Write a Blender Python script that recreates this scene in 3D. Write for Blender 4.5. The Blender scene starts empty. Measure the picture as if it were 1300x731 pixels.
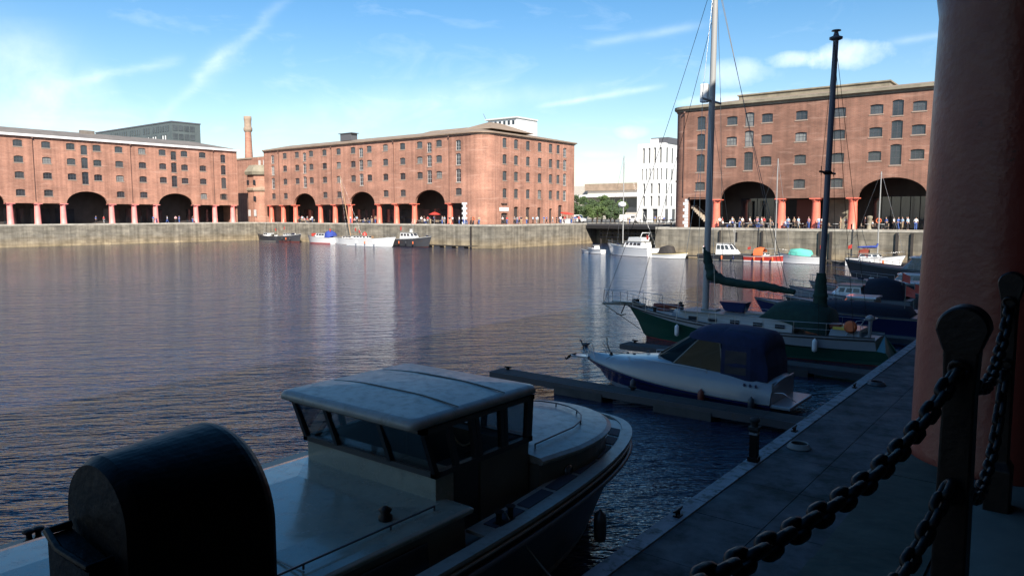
import bpy, math, random
from math import sin, cos, pi, radians, sqrt, atan2
from mathutils import Vector, Matrix
from mathutils.geometry import delaunay_2d_cdt
scene = bpy.context.scene
COL = scene.collection
random.seed(7)
# world axes: +X to the right along the far quays, +Y away along the near pontoon; z = 0 is the quay paving
WATER = -4.7
# ---------------------------------------------------------------- camera
cam_d = bpy.data.cameras.new('camera'); cam = bpy.data.objects.new('camera', cam_d); COL.objects.link(cam)
cam.location = (0, 0, 2.1)
cam.rotation_euler = (radians(90 - 5.68), 0, radians(38))
cam_d.sensor_width = 36; cam_d.lens = 36 * 940 / 1300
cam_d.clip_start = 0.05; cam_d.clip_end = 6000
scene.camera = cam
# ---------------------------------------------------------------- view
scene.view_settings.view_transform = 'Standard'; scene.view_settings.look = 'None'
scene.view_settings.gamma = 1; scene.view_settings.use_curve_mapping = False
scene.view_settings.exposure = 0.78
scene.cycles.use_denoising = True
scene.cycles.max_bounces = 8; scene.cycles.transparent_max_bounces = 12
scene.cycles.caustics_reflective = False; scene.cycles.caustics_refractive = False
# ---------------------------------------------------------------- sun and sky
SUN_EL = radians(37); SUN_DIR = Vector((.75 * cos(SUN_EL), -.661 * cos(SUN_EL), sin(SUN_EL)))
sun_d = bpy.data.lights.new('sun', 'SUN'); sun_d.energy = 4.9; sun_d.angle = radians(.53); sun_d.color = (1, .93, .83)
sun = bpy.data.objects.new('sun', sun_d); COL.objects.link(sun); sun.location = (20, -40, 60)
sun.rotation_euler = SUN_DIR.to_track_quat('Z', 'Y').to_euler()
world = bpy.data.worlds.new('World'); scene.world = world; world.use_nodes = True
nt = world.node_tree; nt.nodes.clear()
def wn(t, **k):
    n = nt.nodes.new(t)
    for a, v in k.items(): setattr(n, a, v)
    return n
def lk(a, b, t=None): (t or nt).links.new(a, b)
w_out = wn('ShaderNodeOutputWorld'); bg = wn('ShaderNodeBackground'); bg.inputs[1].default_value = .082
sky = wn('ShaderNodeTexSky', sky_type='NISHITA'); sky.sun_disc = False
sky.sun_elevation = SUN_EL; sky.sun_rotation = atan2(SUN_DIR.x, SUN_DIR.y); sky.air_density = 1.1; sky.dust_density = .6; sky.ozone_density = 2.2
tc = wn('ShaderNodeTexCoord')
def wm(op, a, b=None, c=None, clamp=False):
    n = wn('ShaderNodeMath', operation=op); n.use_clamp = clamp
    for i, x in enumerate((a, b, c)):
        if x is None: continue
        if isinstance(x, (int, float)): n.inputs[i].default_value = x
        else: lk(x, n.inputs[i])
    return n.outputs[0]
def wdot(v):
    n = wn('ShaderNodeVectorMath', operation='DOT_PRODUCT'); lk(tc.outputs['Generated'], n.inputs[0]); n.inputs[1].default_value = v
    return n.outputs['Value']
def skydir(px, py):
    # a compass bearing and height in the sky, written down from the photograph
    yaw = radians(38); p = radians(5.68)
    f = Vector((-sin(yaw) * cos(p), cos(yaw) * cos(p), -sin(p))); r = Vector((cos(yaw), sin(yaw), 0)); u = r.cross(f)
    return (f + r * (px - 650) / 940 - u * (py - 365.5) / 940).normalized()
mp = wn('ShaderNodeMapping'); mp.vector_type = 'POINT'; mp.inputs['Rotation'].default_value = (0, radians(20), radians(-38)); mp.inputs['Scale'].default_value = (3.2, 3.2, 9)
lk(tc.outputs['Generated'], mp.inputs[0])
nz1 = wn('ShaderNodeTexNoise'); nz1.inputs['Scale'].default_value = 2.4; nz1.inputs['Detail'].default_value = 7; nz1.inputs['Roughness'].default_value = .62; nz1.inputs['Distortion'].default_value = .6
lk(mp.outputs[0], nz1.inputs['Vector'])
nz2 = wn('ShaderNodeTexNoise'); nz2.inputs['Scale'].default_value = 26; nz2.inputs['Detail'].default_value = 6; nz2.inputs['Roughness'].default_value = .6
lk(tc.outputs['Generated'], nz2.inputs['Vector'])
def streak(p, q, width, amp, wob=.006):
    a, b = skydir(*p), skydir(*q); n = a.cross(b).normalized(); mid = (a + b).normalized(); t = n.cross(mid).normalized()
    half = (b - a).length / 2
    s = wdot(n); s = wm('ADD', s, wm('MULTIPLY', wm('SUBTRACT', nz1.outputs[0], .5), wob * 4))
    across = wm('POWER', 2.718, wm('MULTIPLY', wm('POWER', wm('DIVIDE', s, width), 2), -1))
    al = wm('DIVIDE', wdot(t), half); al = wm('SUBTRACT', 1, wm('POWER', wm('ABSOLUTE', al), 3), clamp=True)
    front = wm('GREATER_THAN', wdot(mid), .5)
    m = wm('MULTIPLY', wm('MULTIPLY', across, al), front)
    m = wm('MULTIPLY', m, wm('MULTIPLY_ADD', nz2.outputs[0], 1.6, -.1, clamp=True))
    return wm('MULTIPLY', m, amp)
def puff(p, rx, ry, amp, soft=.9):
    c = skydir(*p); r = Vector((0, 0, 1)).cross(c).normalized() * -1; u = r.cross(c).normalized()
    x = wm('DIVIDE', wdot(r), rx / 940); y = wm('DIVIDE', wdot(u), ry / 940)
    d = wm('ADD', wm('POWER', x, 2), wm('POWER', y, 2))
    d = wm('SUBTRACT', wm('MULTIPLY_ADD', nz2.outputs[0], 2.2, -.1), d)
    m = wm('MULTIPLY', d, soft, clamp=True)
    return wm('MULTIPLY', wm('MULTIPLY', m, wm('GREATER_THAN', wdot(c), .5)), amp)
parts_ = [streak((376, -8), (190, 160), .006, .22, .008), streak((302, 60), (250, 110), .011, .2, .006), streak((240, 76), (60, 112), .005, .24, .006), streak((150, 100), (40, 130), .02, .14),
          streak((676, 137), (850, 108), .0035, .42, .0015), streak((300, 160), (660, 116), .022, .2, .004), streak((560, 130), (800, 112), .012, .16),
          streak((740, 58), (905, 30), .005, .22, .002), streak((1120, 56), (1260, 35), .004, .22, .002), streak((-60, 60), (90, 110), .04, .2, .006), streak((30, 20), (60, 190), .04, .2),
          puff((1006, 76), 34, 10, .5), puff((1078, 70), 48, 17, .55), puff((935, 92), 44, 18, .36), puff((935, 127), 70, 9, .5), puff((800, 168), 24, 9, .36), puff((760, 196), 26, 6, .2), puff((60, 150), 150, 34, .1)]
tot = parts_[0]
for q in parts_[1:]: tot = wm('ADD', tot, q)
thin = wm('MULTIPLY', wm('MULTIPLY_ADD', nz1.outputs[0], 3.2, -1.75, clamp=True), .22)
sep = wn('ShaderNodeSeparateXYZ'); lk(tc.outputs['Generated'], sep.inputs[0])
veil = wm('MULTIPLY', wm('POWER', wm('SUBTRACT', 1, wm('ABSOLUTE', sep.outputs[2]), clamp=True), 9), .42)
tot = wm('ADD', wm('ADD', tot, thin), veil); tot = wm('MULTIPLY', tot, 1.0, clamp=True)
mixc = wn('ShaderNodeMix', data_type='RGBA'); lk(tot, mixc.inputs[0]); hs = wn('ShaderNodeHueSaturation'); hs.inputs['Saturation'].default_value = 1.4; hs.inputs['Value'].default_value = 1.08; lk(sky.outputs[0], hs.inputs['Color']); lk(hs.outputs[0], mixc.inputs[6]); mixc.inputs[7].default_value = (9.6, 10.5, 11.4, 1)
lk(mixc.outputs[2], bg.inputs[0]); lk(bg.outputs[0], w_out.inputs[0])
# ---------------------------------------------------------------- materials
def mat(name, col, rough=.6, metal=0, var=0, vscale=3, bump=0, bscale=20, spec=None, stretch=(1, 1, 1), coat=0, col2=None):
    m = bpy.data.materials.new(name); m.use_nodes = True; t = m.node_tree; b = t.nodes['Principled BSDF']
    b.inputs['Base Color'].default_value = (*col, 1); b.inputs['Roughness'].default_value = rough; b.inputs['Metallic'].default_value = metal
    if spec is not None: b.inputs['Specular IOR Level'].default_value = spec
    if coat: b.inputs['Coat Weight'].default_value = coat; b.inputs['Coat Roughness'].default_value = .08
    if var or bump:
        g = t.nodes.new('ShaderNodeNewGeometry'); mpp = t.nodes.new('ShaderNodeMapping'); mpp.inputs['Scale'].default_value = stretch
        t.links.new(g.outputs['Position'], mpp.inputs[0])
    if var:
        n = t.nodes.new('ShaderNodeTexNoise'); n.inputs['Scale'].default_value = vscale; n.inputs['Detail'].default_value = 8; n.inputs['Roughness'].default_value = .65
        t.links.new(mpp.outputs[0], n.inputs['Vector'])
        r = t.nodes.new('ShaderNodeValToRGB'); r.color_ramp.elements[0].position = .3; r.color_ramp.elements[1].position = .7
        lo = [max(0, c * (1 - var)) for c in col]; hi = list(col2) if col2 else [min(1, c * (1 + var)) for c in col]
        r.color_ramp.elements[0].color = (*lo, 1); r.color_ramp.elements[1].color = (*hi, 1)
        t.links.new(n.outputs[0], r.inputs[0]); t.links.new(r.outputs[0], b.inputs['Base Color'])
    if bump:
        n2 = t.nodes.new('ShaderNodeTexNoise'); n2.inputs['Scale'].default_value = bscale; n2.inputs['Detail'].default_value = 5
        t.links.new(mpp.outputs[0], n2.inputs['Vector']); bp = t.nodes.new('ShaderNodeBump'); bp.inputs['Distance'].default_value = bump; bp.inputs['Strength'].default_value = .8
        t.links.new(n2.outputs[0], bp.inputs['Height']); t.links.new(bp.outputs[0], b.inputs['Normal'])
    return m
def masonry(name, c1, c2, mortar, bw, bh, ms, stain, rough=.85, pale=None, base=None, sc=.12):
    # courses laid along any axis-aligned wall: x + y runs along it, z up
    m = bpy.data.materials.new(name); m.use_nodes = True; t = m.node_tree; N = t.nodes.new; L = t.links.new; b = t.nodes['Principled BSDF']; b.inputs['Roughness'].default_value = rough
    g = N('ShaderNodeNewGeometry'); s = N('ShaderNodeSeparateXYZ'); L(g.outputs['Position'], s.inputs[0])
    ad = N('ShaderNodeMath'); L(s.outputs[0], ad.inputs[0]); L(s.outputs[1], ad.inputs[1]); cb = N('ShaderNodeCombineXYZ'); L(ad.outputs[0], cb.inputs[0]); L(s.outputs[2], cb.inputs[1])
    br = N('ShaderNodeTexBrick'); L(cb.outputs[0], br.inputs['Vector']); br.inputs['Scale'].default_value = 1; br.inputs['Brick Width'].default_value = bw; br.inputs['Row Height'].default_value = bh
    br.inputs['Mortar Size'].default_value = ms; br.inputs['Color1'].default_value = (*c1, 1); br.inputs['Color2'].default_value = (*c2, 1); br.inputs['Mortar'].default_value = (*mortar, 1)
    mp1 = N('ShaderNodeMapping'); mp1.inputs['Scale'].default_value = (sc, sc, sc * 2.6); L(g.outputs['Position'], mp1.inputs[0])
    n1 = N('ShaderNodeTexNoise'); n1.inputs['Scale'].default_value = 1; n1.inputs['Detail'].default_value = 9; n1.inputs['Roughness'].default_value = .68; L(mp1.outputs[0], n1.inputs['Vector'])
    r1 = N('ShaderNodeMapRange'); r1.inputs['From Min'].default_value = .3; r1.inputs['From Max'].default_value = .72; r1.inputs['To Min'].default_value = 1 - stain; r1.inputs['To Max'].default_value = 1 + stain * .5; L(n1.outputs[0], r1.inputs[0])
    mu = N('ShaderNodeVectorMath'); mu.operation = 'SCALE'; L(br.outputs[0], mu.inputs[0]); L(r1.outputs[0], mu.inputs['Scale'])
    # vertical rain streaks
    mp2 = N('ShaderNodeMapping'); mp2.inputs['Scale'].default_value = (1.3, 1.3, .07); L(g.outputs['Position'], mp2.inputs[0])
    n2 = N('ShaderNodeTexNoise'); n2.inputs['Scale'].default_value = 1; n2.inputs['Detail'].default_value = 5; L(mp2.outputs[0], n2.inputs['Vector'])
    r2 = N('ShaderNodeMapRange'); r2.inputs['From Min'].default_value = .35; r2.inputs['From Max'].default_value = .65; r2.inputs['To Min'].default_value = 1 - stain * .7; r2.inputs['To Max'].default_value = 1.06; L(n2.outputs[0], r2.inputs[0])
    mu2 = N('ShaderNodeVectorMath'); mu2.operation = 'SCALE'; L(mu.outputs[0], mu2.inputs[0]); L(r2.outputs[0], mu2.inputs['Scale'])
    out = mu2.outputs[0]
    if pale:   # blotches of efflorescence in level bands
        mp3 = N('ShaderNodeMapping'); mp3.inputs['Scale'].default_value = (.16, .16, 1.5); L(g.outputs['Position'], mp3.inputs[0])
        n3 = N('ShaderNodeTexNoise'); n3.inputs['Scale'].default_value = 1.3; n3.inputs['Detail'].default_value = 6; L(mp3.outputs[0], n3.inputs['Vector'])
        r3 = N('ShaderNodeMapRange'); r3.inputs['From Min'].default_value = .58; r3.inputs['From Max'].default_value = .8; r3.inputs['To Max'].default_value = .85; L(n3.outputs[0], r3.inputs[0])
        mx = N('ShaderNodeMix'); mx.data_type = 'RGBA'; L(r3.outputs[0], mx.inputs[0]); L(out, mx.inputs[6]); mx.inputs[7].default_value = (*pale, 1); out = mx.outputs[2]
    if base:   # tide line, plus tan painting the sunlit lower wall: list of (z, colour)
        r4 = N('ShaderNodeMapRange'); r4.inputs['From Min'].default_value = base[0]; r4.inputs['From Max'].default_value = base[1]
        az = N('ShaderNodeMath'); az.operation = 'MULTIPLY_ADD'; L(n1.outputs[0], az.inputs[0]); az.inputs[1].default_value = 2.4; L(s.outputs[2], az.inputs[2]); L(az.outputs[0], r4.inputs[0])
        cr = N('ShaderNodeValToRGB'); L(r4.outputs[0], cr.inputs[0]); el = cr.color_ramp.elements; el[0].position = 0; el[1].position = 1; el[0].color = (*base[2][0], 1); el[1].color = (1, 1, 1, 1)
        for i, c in enumerate(base[2][1:], 1): e = el.new(i * .28); e.color = (*c, 1)
        mu4 = N('ShaderNodeVectorMath'); mu4.operation = 'MULTIPLY'; L(out, mu4.inputs[0]); L(cr.outputs[0], mu4.inputs[1]); out = mu4.outputs[0]
    L(out, b.inputs['Base Color'])
    bp = N('ShaderNodeBump'); bp.inputs['Distance'].default_value = .03; bp.inputs['Strength'].default_value = .6; L(n1.outputs[0], bp.inputs['Height']); L(bp.outputs[0], b.inputs['Normal'])
    return m
MT = {}
MT['brick'] = masonry('red_brick', (.51, .225, .145), (.41, .17, .11), (.48, .31, .23), .46, .15, .02, .38, pale=(.55, .32, .24))
MT['brick_r'] = masonry('brown_brick', (.35, .16, .105), (.27, .12, .08), (.32, .2, .15), .46, .15, .02, .4, pale=(.48, .3, .23))
MT['quaystone'] = masonry('quay_granite', (.33, .295, .23), (.25, .225, .18), (.19, .17, .135), 2.1, .7, .02, .55, sc=.3, base=(-5.2, -1.2, [(.5, .46, .33), (1.75, 1.5, 1.1), (1.35, 1.2, .98)]))
MT['coping'] = mat('coping_stone', (.42, .39, .33), .8, var=.3, vscale=.8)
MT['coping_moss_shade'] = mat('shaded_mossy_coping', (.05, .055, .042), .9, var=.45, vscale=2.2, bump=.01, bscale=12)  # mossy copy of the coping, darkened to paint in the near quay's shade
MT['stone'] = mat('sandstone', (.5, .42, .32), .8, var=.3, vscale=.5)
MT['slate'] = mat('roof_slate', (.19, .165, .14), .7, var=.25, vscale=.4, stretch=(1, 1, .3))
MT['slate_b'] = mat('roof_slate_brown', (.27, .2, .14), .75, var=.25, vscale=.35, stretch=(1, 1, .3))
MT['pipe'] = mat('old_downpipe', (.16, .085, .065), .6)
MT['cornice'] = mat('cornice_stone', (.34, .25, .18), .8, var=.25, vscale=.6)
MT['cornice_g'] = mat('cornice_weathered', (.25, .22, .16), .85, var=.3, vscale=.6)
MT['white'] = mat('white_paint', (.78, .78, .76), .5, var=.06, vscale=2)
MT['fascia'] = mat('white_fascia', (.8, .78, .76), .6)
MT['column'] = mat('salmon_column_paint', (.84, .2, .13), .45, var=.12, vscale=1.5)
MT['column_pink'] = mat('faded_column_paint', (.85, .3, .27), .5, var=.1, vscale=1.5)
MT['column_near'] = mat('thick_shaded_column_paint', (.145, .021, .013), .4, var=.14, vscale=1.1, bump=.006, bscale=16)  # column paint darkened so the near column reads as shaded
def weather(m, chip, scale, lo, hi, rough=None):
    t = m.node_tree; N = t.nodes.new; L = t.links.new; b = t.nodes['Principled BSDF']; g = N('ShaderNodeNewGeometry'); n = N('ShaderNodeTexNoise'); n.inputs['Scale'].default_value = scale; n.inputs['Detail'].default_value = 10; n.inputs['Roughness'].default_value = .7; L(g.outputs['Position'], n.inputs['Vector'])
    r = N('ShaderNodeMapRange'); r.inputs['From Min'].default_value = lo; r.inputs['From Max'].default_value = hi; L(n.outputs[0], r.inputs[0]); mx = N('ShaderNodeMix'); mx.data_type = 'RGBA'; L(r.outputs[0], mx.inputs[0]); src = b.inputs['Base Color'].links
    if src: L(src[0].from_socket, mx.inputs[6])
    else: mx.inputs[6].default_value = b.inputs['Base Color'].default_value
    mx.inputs[7].default_value = (*chip, 1); L(mx.outputs[2], b.inputs['Base Color'])
    if rough: rr = N('ShaderNodeMapRange'); rr.inputs['From Min'].default_value = .35; rr.inputs['From Max'].default_value = .65; rr.inputs['To Min'].default_value = rough[0]; rr.inputs['To Max'].default_value = rough[1]; L(n.outputs[0], rr.inputs[0]); L(rr.outputs[0], b.inputs['Roughness'])
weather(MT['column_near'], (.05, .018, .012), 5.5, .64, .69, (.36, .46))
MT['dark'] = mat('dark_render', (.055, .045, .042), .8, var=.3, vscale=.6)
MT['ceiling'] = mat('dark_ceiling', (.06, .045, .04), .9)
MT['frame_g'] = mat('window_frame_grey', (.1, .1, .11), .5)
MT['frame_w'] = mat('window_frame_white', (.6, .6, .58), .5)
MT['glass'] = mat('window_glass', (.035, .04, .048), .08, spec=.8, var=.5, vscale=.35)
MT['glass_l'] = mat('window_blinds', (.2, .2, .19), .2, spec=.7, var=.4, vscale=.4)
MT['glass_g'] = mat('window_glass_grey', (.06, .065, .07), .12, spec=.8, var=.5, vscale=.3)
MT['sill'] = mat('sill_stone', (.36, .27, .21), .8)
MT['iron'] = mat('black_iron', (.004, .004, .005), .46, spec=.2, var=.5, vscale=14, col2=(.016, .01, .008), bump=.003, bscale=40)
MT['steel'] = mat('steel', (.5, .5, .5), .3, metal=1)
MT['redbrown'] = mat('red_brown_doors', (.2, .045, .025), .5)
MT['wood'] = mat('weathered_timber', (.038, .032, .028), .8, var=.35, vscale=2, stretch=(1, 1, .4))
MT['wood_l'] = mat('varnished_wood', (.36, .22, .12), .4, var=.25, vscale=3)
MT['pont'] = mat('pontoon_deck', (.045, .047, .05), .85, var=.45, vscale=.9, bump=.004, bscale=30)  # deck tone lowered to deepen the shade on the pontoon
MT['pontedge'] = mat('pontoon_edge', (.24, .25, .26), .7, var=.25, vscale=2.5)
MT['concrete'] = mat('float_concrete', (.06, .056, .052), .8, var=.3, vscale=2)
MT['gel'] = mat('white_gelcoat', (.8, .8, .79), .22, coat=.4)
MT['gelnear'] = mat('shaded_white_gelcoat', (.25, .265, .28), .28, var=.08, vscale=1.2, coat=.3)  # near boats' paints are darkened to deepen the shade they lie in
MT['gel2'] = mat('aged_shaded_cream_paint', (.22, .225, .18), .2, var=.12, vscale=1.4, coat=.3)  # cream with shade put into its tone; weathering is laid over it
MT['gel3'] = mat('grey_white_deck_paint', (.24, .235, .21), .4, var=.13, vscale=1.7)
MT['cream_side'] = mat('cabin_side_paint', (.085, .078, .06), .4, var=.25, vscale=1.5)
MT['navy'] = mat('navy_paint', (.015, .022, .09), .25, coat=.3)
MT['canvas_b'] = mat('blue_canvas', (.007, .013, .05), .85, var=.35, vscale=4, bump=.035, bscale=3.2, stretch=(1, 1, .5))
MT['canvas_l'] = mat('bright_blue_canvas', (.03, .06, .3), .8)
MT['canvas_n'] = mat('shaded_navy_canvas', (.006, .008, .02), .85, var=.3, vscale=4, bump=.03, bscale=4)  # blue canvas darkened to paint shade on the near boats' covers
MT['canvas_g'] = mat('green_canvas', (.008, .035, .026), .85, var=.3, vscale=4, bump=.02, bscale=4)
MT['green'] = mat('green_hull', (.006, .06, .036), .3, var=.12, vscale=1, coat=.2)
MT['black'] = mat('black_paint', (.02, .02, .022), .4)
MT['hull_dk'] = mat('dark_grey_hull', (.05, .052, .06), .4, var=.2, vscale=1)
MT['red'] = mat('red_paint', (.55, .06, .045), .4)
MT['orange'] = mat('orange_paint', (.75, .16, .05), .5)
MT['yellow'] = mat('yellow_paint', (.7, .5, .08), .5)
MT['teal'] = mat('teal_canvas', (.12, .5, .4), .8)
MT['rubber'] = mat('rubber', (.02, .02, .02), .8)
MT['nonskid'] = mat('nonskid_panel', (.03, .033, .045), .8)
MT['mastgrey'] = mat('grey_mast', (.085, .095, .13), .4)
MT['mastwhite'] = mat('white_mast', (.36, .36, .35), .4)
MT['rope'] = mat('rope', (.2, .2, .19), .9)
MT['skin'] = mat('skin', (.5, .3, .22), .6)
MT['hair'] = mat('hair', (.05, .03, .02), .7)
MT['leaf'] = mat('leaf_green', (.075, .12, .03), .7, var=.45, vscale=.6)
MT['leaf2'] = mat('leaf_dark_green', (.05, .085, .028), .7, var=.45, vscale=.6)
MT['bark'] = mat('bark', (.1, .07, .05), .9)
MT['metalclad'] = mat('grey_green_cladding', (.1, .12, .12), .5, var=.15, vscale=.2)
MT['museum'] = mat('pale_museum_stone', (.55, .5, .43), .8, var=.1, vscale=.1)
MT['paving'] = mat('quay_paving', (.15, .14, .12), .85, var=.35, vscale=.5, bump=.01, bscale=5)
weather(MT['pont'], (.02, .024, .018), 1.3, .48, .68, (.62, .95)); weather(MT['pontedge'], (.07, .07, .06), 4, .5, .62); weather(MT['gel2'], (.17, .165, .13), 5, .5, .7, (.15, .32)); weather(MT['gel3'], (.17, .16, .13), 6, .5, .7, (.3, .45)); weather(MT['hull_dk'], (.09, .05, .03), 3, .58, .68)
def glass_mat(tint, base=.05, k=.7):
    m = bpy.data.materials.new('cabin_glass'); m.use_nodes = True; t = m.node_tree; t.nodes.clear()
    o = t.nodes.new('ShaderNodeOutputMaterial'); mx = t.nodes.new('ShaderNodeMixShader'); tr = t.nodes.new('ShaderNodeBsdfTransparent'); tr.inputs[0].default_value = (*tint, 1)
    gl = t.nodes.new('ShaderNodeBsdfGlossy'); gl.inputs['Roughness'].default_value = .03; ge = t.nodes.new('ShaderNodeNewGeometry'); dt = t.nodes.new('ShaderNodeVectorMath'); dt.operation = 'DOT_PRODUCT'; t.links.new(ge.outputs['Normal'], dt.inputs[0]); t.links.new(ge.outputs['Incoming'], dt.inputs[1])
    ab = t.nodes.new('ShaderNodeMath'); ab.operation = 'ABSOLUTE'; t.links.new(dt.outputs['Value'], ab.inputs[0]); iv = t.nodes.new('ShaderNodeMath'); iv.operation = 'SUBTRACT'; iv.inputs[0].default_value = 1; t.links.new(ab.outputs[0], iv.inputs[1])
    fr = t.nodes.new('ShaderNodeMath'); fr.operation = 'POWER'; fr.inputs[1].default_value = 4; t.links.new(iv.outputs[0], fr.inputs[0])
    ma = t.nodes.new('ShaderNodeMath'); ma.operation = 'MULTIPLY_ADD'; ma.inputs[1].default_value = k; ma.inputs[2].default_value = base; ma.use_clamp = True
    t.links.new(fr.outputs[0], ma.inputs[0]); t.links.new(ma.outputs[0], mx.inputs[0]); t.links.new(tr.outputs[0], mx.inputs[1]); t.links.new(gl.outputs[0], mx.inputs[2]); t.links.new(mx.outputs[0], o.inputs[0])
    return m
MT['cglass'] = glass_mat((.66, .7, .72), .09, .8); MT['tglass'] = glass_mat((.3, .34, .35), .012, .12)  # tglass tinted darker to stand for the dim cockpit behind it
MT['vinyl'] = mat('canopy_vinyl', (.012, .018, .03), .3, spec=.3, bump=.02, bscale=3)
def water_mat():
    m = bpy.data.materials.new('dock_water'); m.use_nodes = True; t = m.node_tree; N = t.nodes.new; L = t.links.new; b = t.nodes['Principled BSDF']
    b.inputs['Base Color'].default_value = (.016, .02, .042, 1); b.inputs['Roughness'].default_value = .07; b.inputs['IOR'].default_value = 1.333
    g = N('ShaderNodeNewGeometry')
    def layer(scale, st, rot, det, dist=.0):
        r = radians(rot); du = N('ShaderNodeVectorMath'); du.operation = 'DOT_PRODUCT'; du.inputs[1].default_value = (cos(r), sin(r), 0); L(g.outputs['Position'], du.inputs[0])
        dv = N('ShaderNodeVectorMath'); dv.operation = 'DOT_PRODUCT'; dv.inputs[1].default_value = (-sin(r), cos(r), 0); L(g.outputs['Position'], dv.inputs[0])
        mu = N('ShaderNodeMath'); mu.operation = 'MULTIPLY'; mu.inputs[1].default_value = st[0]; L(du.outputs['Value'], mu.inputs[0]); mv = N('ShaderNodeMath'); mv.operation = 'MULTIPLY'; mv.inputs[1].default_value = st[1]; L(dv.outputs['Value'], mv.inputs[0])
        cb = N('ShaderNodeCombineXYZ'); L(mu.outputs[0], cb.inputs[0]); L(mv.outputs[0], cb.inputs[1])
        n = N('ShaderNodeTexNoise'); n.inputs['Scale'].default_value = scale; n.inputs['Detail'].default_value = det; n.inputs['Roughness'].default_value = .5; n.inputs['Distortion'].default_value = dist; L(cb.outputs[0], n.inputs['Vector']); return n.outputs[0]
    def bump(h, d, prev=None):
        bp = N('ShaderNodeBump'); bp.inputs['Distance'].default_value = d; bp.inputs['Strength'].default_value = 1; L(h, bp.inputs['Height'])
        if prev: L(prev, bp.inputs['Normal'])
        return bp.outputs[0]
    b1 = bump(layer(.5, (.5, 1.5), 52, 2, .5), .21)
    b2 = bump(layer(1.6, (.4, 1.5), 44, 3, .6), .2, b1)
    b3 = bump(layer(6.0, (.5, 1.4), 36, 2, .3), .065, b2)
    lane = layer(.06, (.5, 1.0), 70, 3, .5); mr = N('ShaderNodeMapRange'); mr.inputs['From Min'].default_value = .35; mr.inputs['From Max'].default_value = .65; mr.inputs['To Min'].default_value = .66; mr.inputs['To Max'].default_value = 1.0; L(lane, mr.inputs[0])
    for n in t.nodes:
        if n.type == 'BUMP': L(mr.outputs[0], n.inputs['Strength'])
    L(b3, b.inputs['Normal'])
    return m
MT['water'] = water_mat()
# ---------------------------------------------------------------- mesh helpers
class MB:
    def __init__(s): s.v = []; s.f = []; s.m = []; s.sm = []
    def add(s, vs, fs, m=0, smooth=False):
        n = len(s.v); s.v += [tuple(p) for p in vs]
        for f in fs: s.f.append([i + n for i in f]); s.m.append(m); s.sm.append(smooth)
        return s
    def box(s, x0, x1, y0, y1, z0, z1, m=0):
        return s.add([(x0, y0, z0), (x1, y0, z0), (x1, y1, z0), (x0, y1, z0), (x0, y0, z1), (x1, y0, z1), (x1, y1, z1), (x0, y1, z1)],
                     [(3, 2, 1, 0), (4, 5, 6, 7), (0, 1, 5, 4), (1, 2, 6, 5), (2, 3, 7, 6), (3, 0, 4, 7)], m)
    def loft(s, rings, m=0, closed=True, caps=True, smooth=False):
        n = len(rings[0]); vs = [p for r in rings for p in r]; fs = []
        for i in range(len(rings) - 1):
            for j in range(n if closed else n - 1):
                k = (j + 1) % n; fs.append((i * n + j, i * n + k, (i + 1) * n + k, (i + 1) * n + j))
        s.add(vs, fs, m, smooth)
        if caps and closed: s.add(rings[0], [tuple(range(n))[::-1]], m); s.add(rings[-1], [tuple(range(n))], m)
        return s
    def tube(s, pts, r, n=8, m=0, smooth=True):
        pts = [Vector(p) for p in pts]; rs = r if isinstance(r, (list, tuple)) else [r] * len(pts); rings = []; ref = None
        for i, p in enumerate(pts):
            d = (pts[min(i + 1, len(pts) - 1)] - pts[max(i - 1, 0)]).normalized()
            if ref is None: ref = Vector((0, 0, 1)) if abs(d.z) < .9 else Vector((1, 0, 0))
            a = d.cross(ref).normalized(); bb = a.cross(d).normalized(); ref = bb
            rings.append([tuple(p + (a * cos(2 * pi * k / n) + bb * sin(2 * pi * k / n)) * rs[i]) for k in range(n)])
        return s.loft(rings, m, smooth=smooth)
    def lathe(s, prof, c=(0, 0, 0), n=16, m=0, smooth=True):
        return s.loft([[(c[0] + r * cos(2 * pi * k / n), c[1] + r * sin(2 * pi * k / n), c[2] + z) for k in range(n)] for r, z in prof], m, smooth=smooth)
    def prism(s, poly, f, d0, d1, m=0, smooth=False):   # poly of (p, q); f(p, q, d) -> xyz
        return s.loft([[f(p, q, d0) for p, q in poly], [f(p, q, d1) for p, q in poly]], m, smooth=smooth)
    def quadpanel(s, A, B, C, D, u0, u1, v0, v1, off=.004, th=.02, m=0):
        # slab on the face A(bottom left) B(bottom right) C(top right) D(top left)
        A, B, C, D = map(Vector, (A, B, C, D)); n = (B - A).cross(D - A).normalized()
        P = lambda u, v: A.lerp(B, u).lerp(D.lerp(C, u), v)
        q = [P(u0, v0), P(u1, v0), P(u1, v1), P(u0, v1)]
        return s.loft([[tuple(p + n * off) for p in q], [tuple(p + n * (off + th)) for p in q]], m)
    def obj(s, name, mats, parent=None, bevel=0, off=None):
        me = bpy.data.meshes.new(name)
        vs = s.v if off is None else [(x - off[0], y - off[1], z - off[2]) for x, y, z in s.v]
        me.from_pydata(vs, [], s.f); me.validate(clean_customdata=False)
        if len(me.polygons) == len(s.f):
            me.polygons.foreach_set('material_index', s.m); me.polygons.foreach_set('use_smooth', s.sm)
        if not isinstance(mats, (list, tuple)): mats = [mats]
        for x in mats: me.materials.append(MT[x] if isinstance(x, str) else x)
        o = bpy.data.objects.new(name, me); COL.objects.link(o)
        if parent: o.parent = parent
        if bevel:
            b = o.modifiers.new('bevel', 'BEVEL'); b.width = bevel; b.segments = 2; b.limit_method = 'ANGLE'
        return o
def tag(o, label=None, cat=None, group=None, kind=None):
    if label: o['label'] = label
    if cat: o['category'] = cat
    if group: o['group'] = group
    if kind: o['kind'] = kind
    return o
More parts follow.
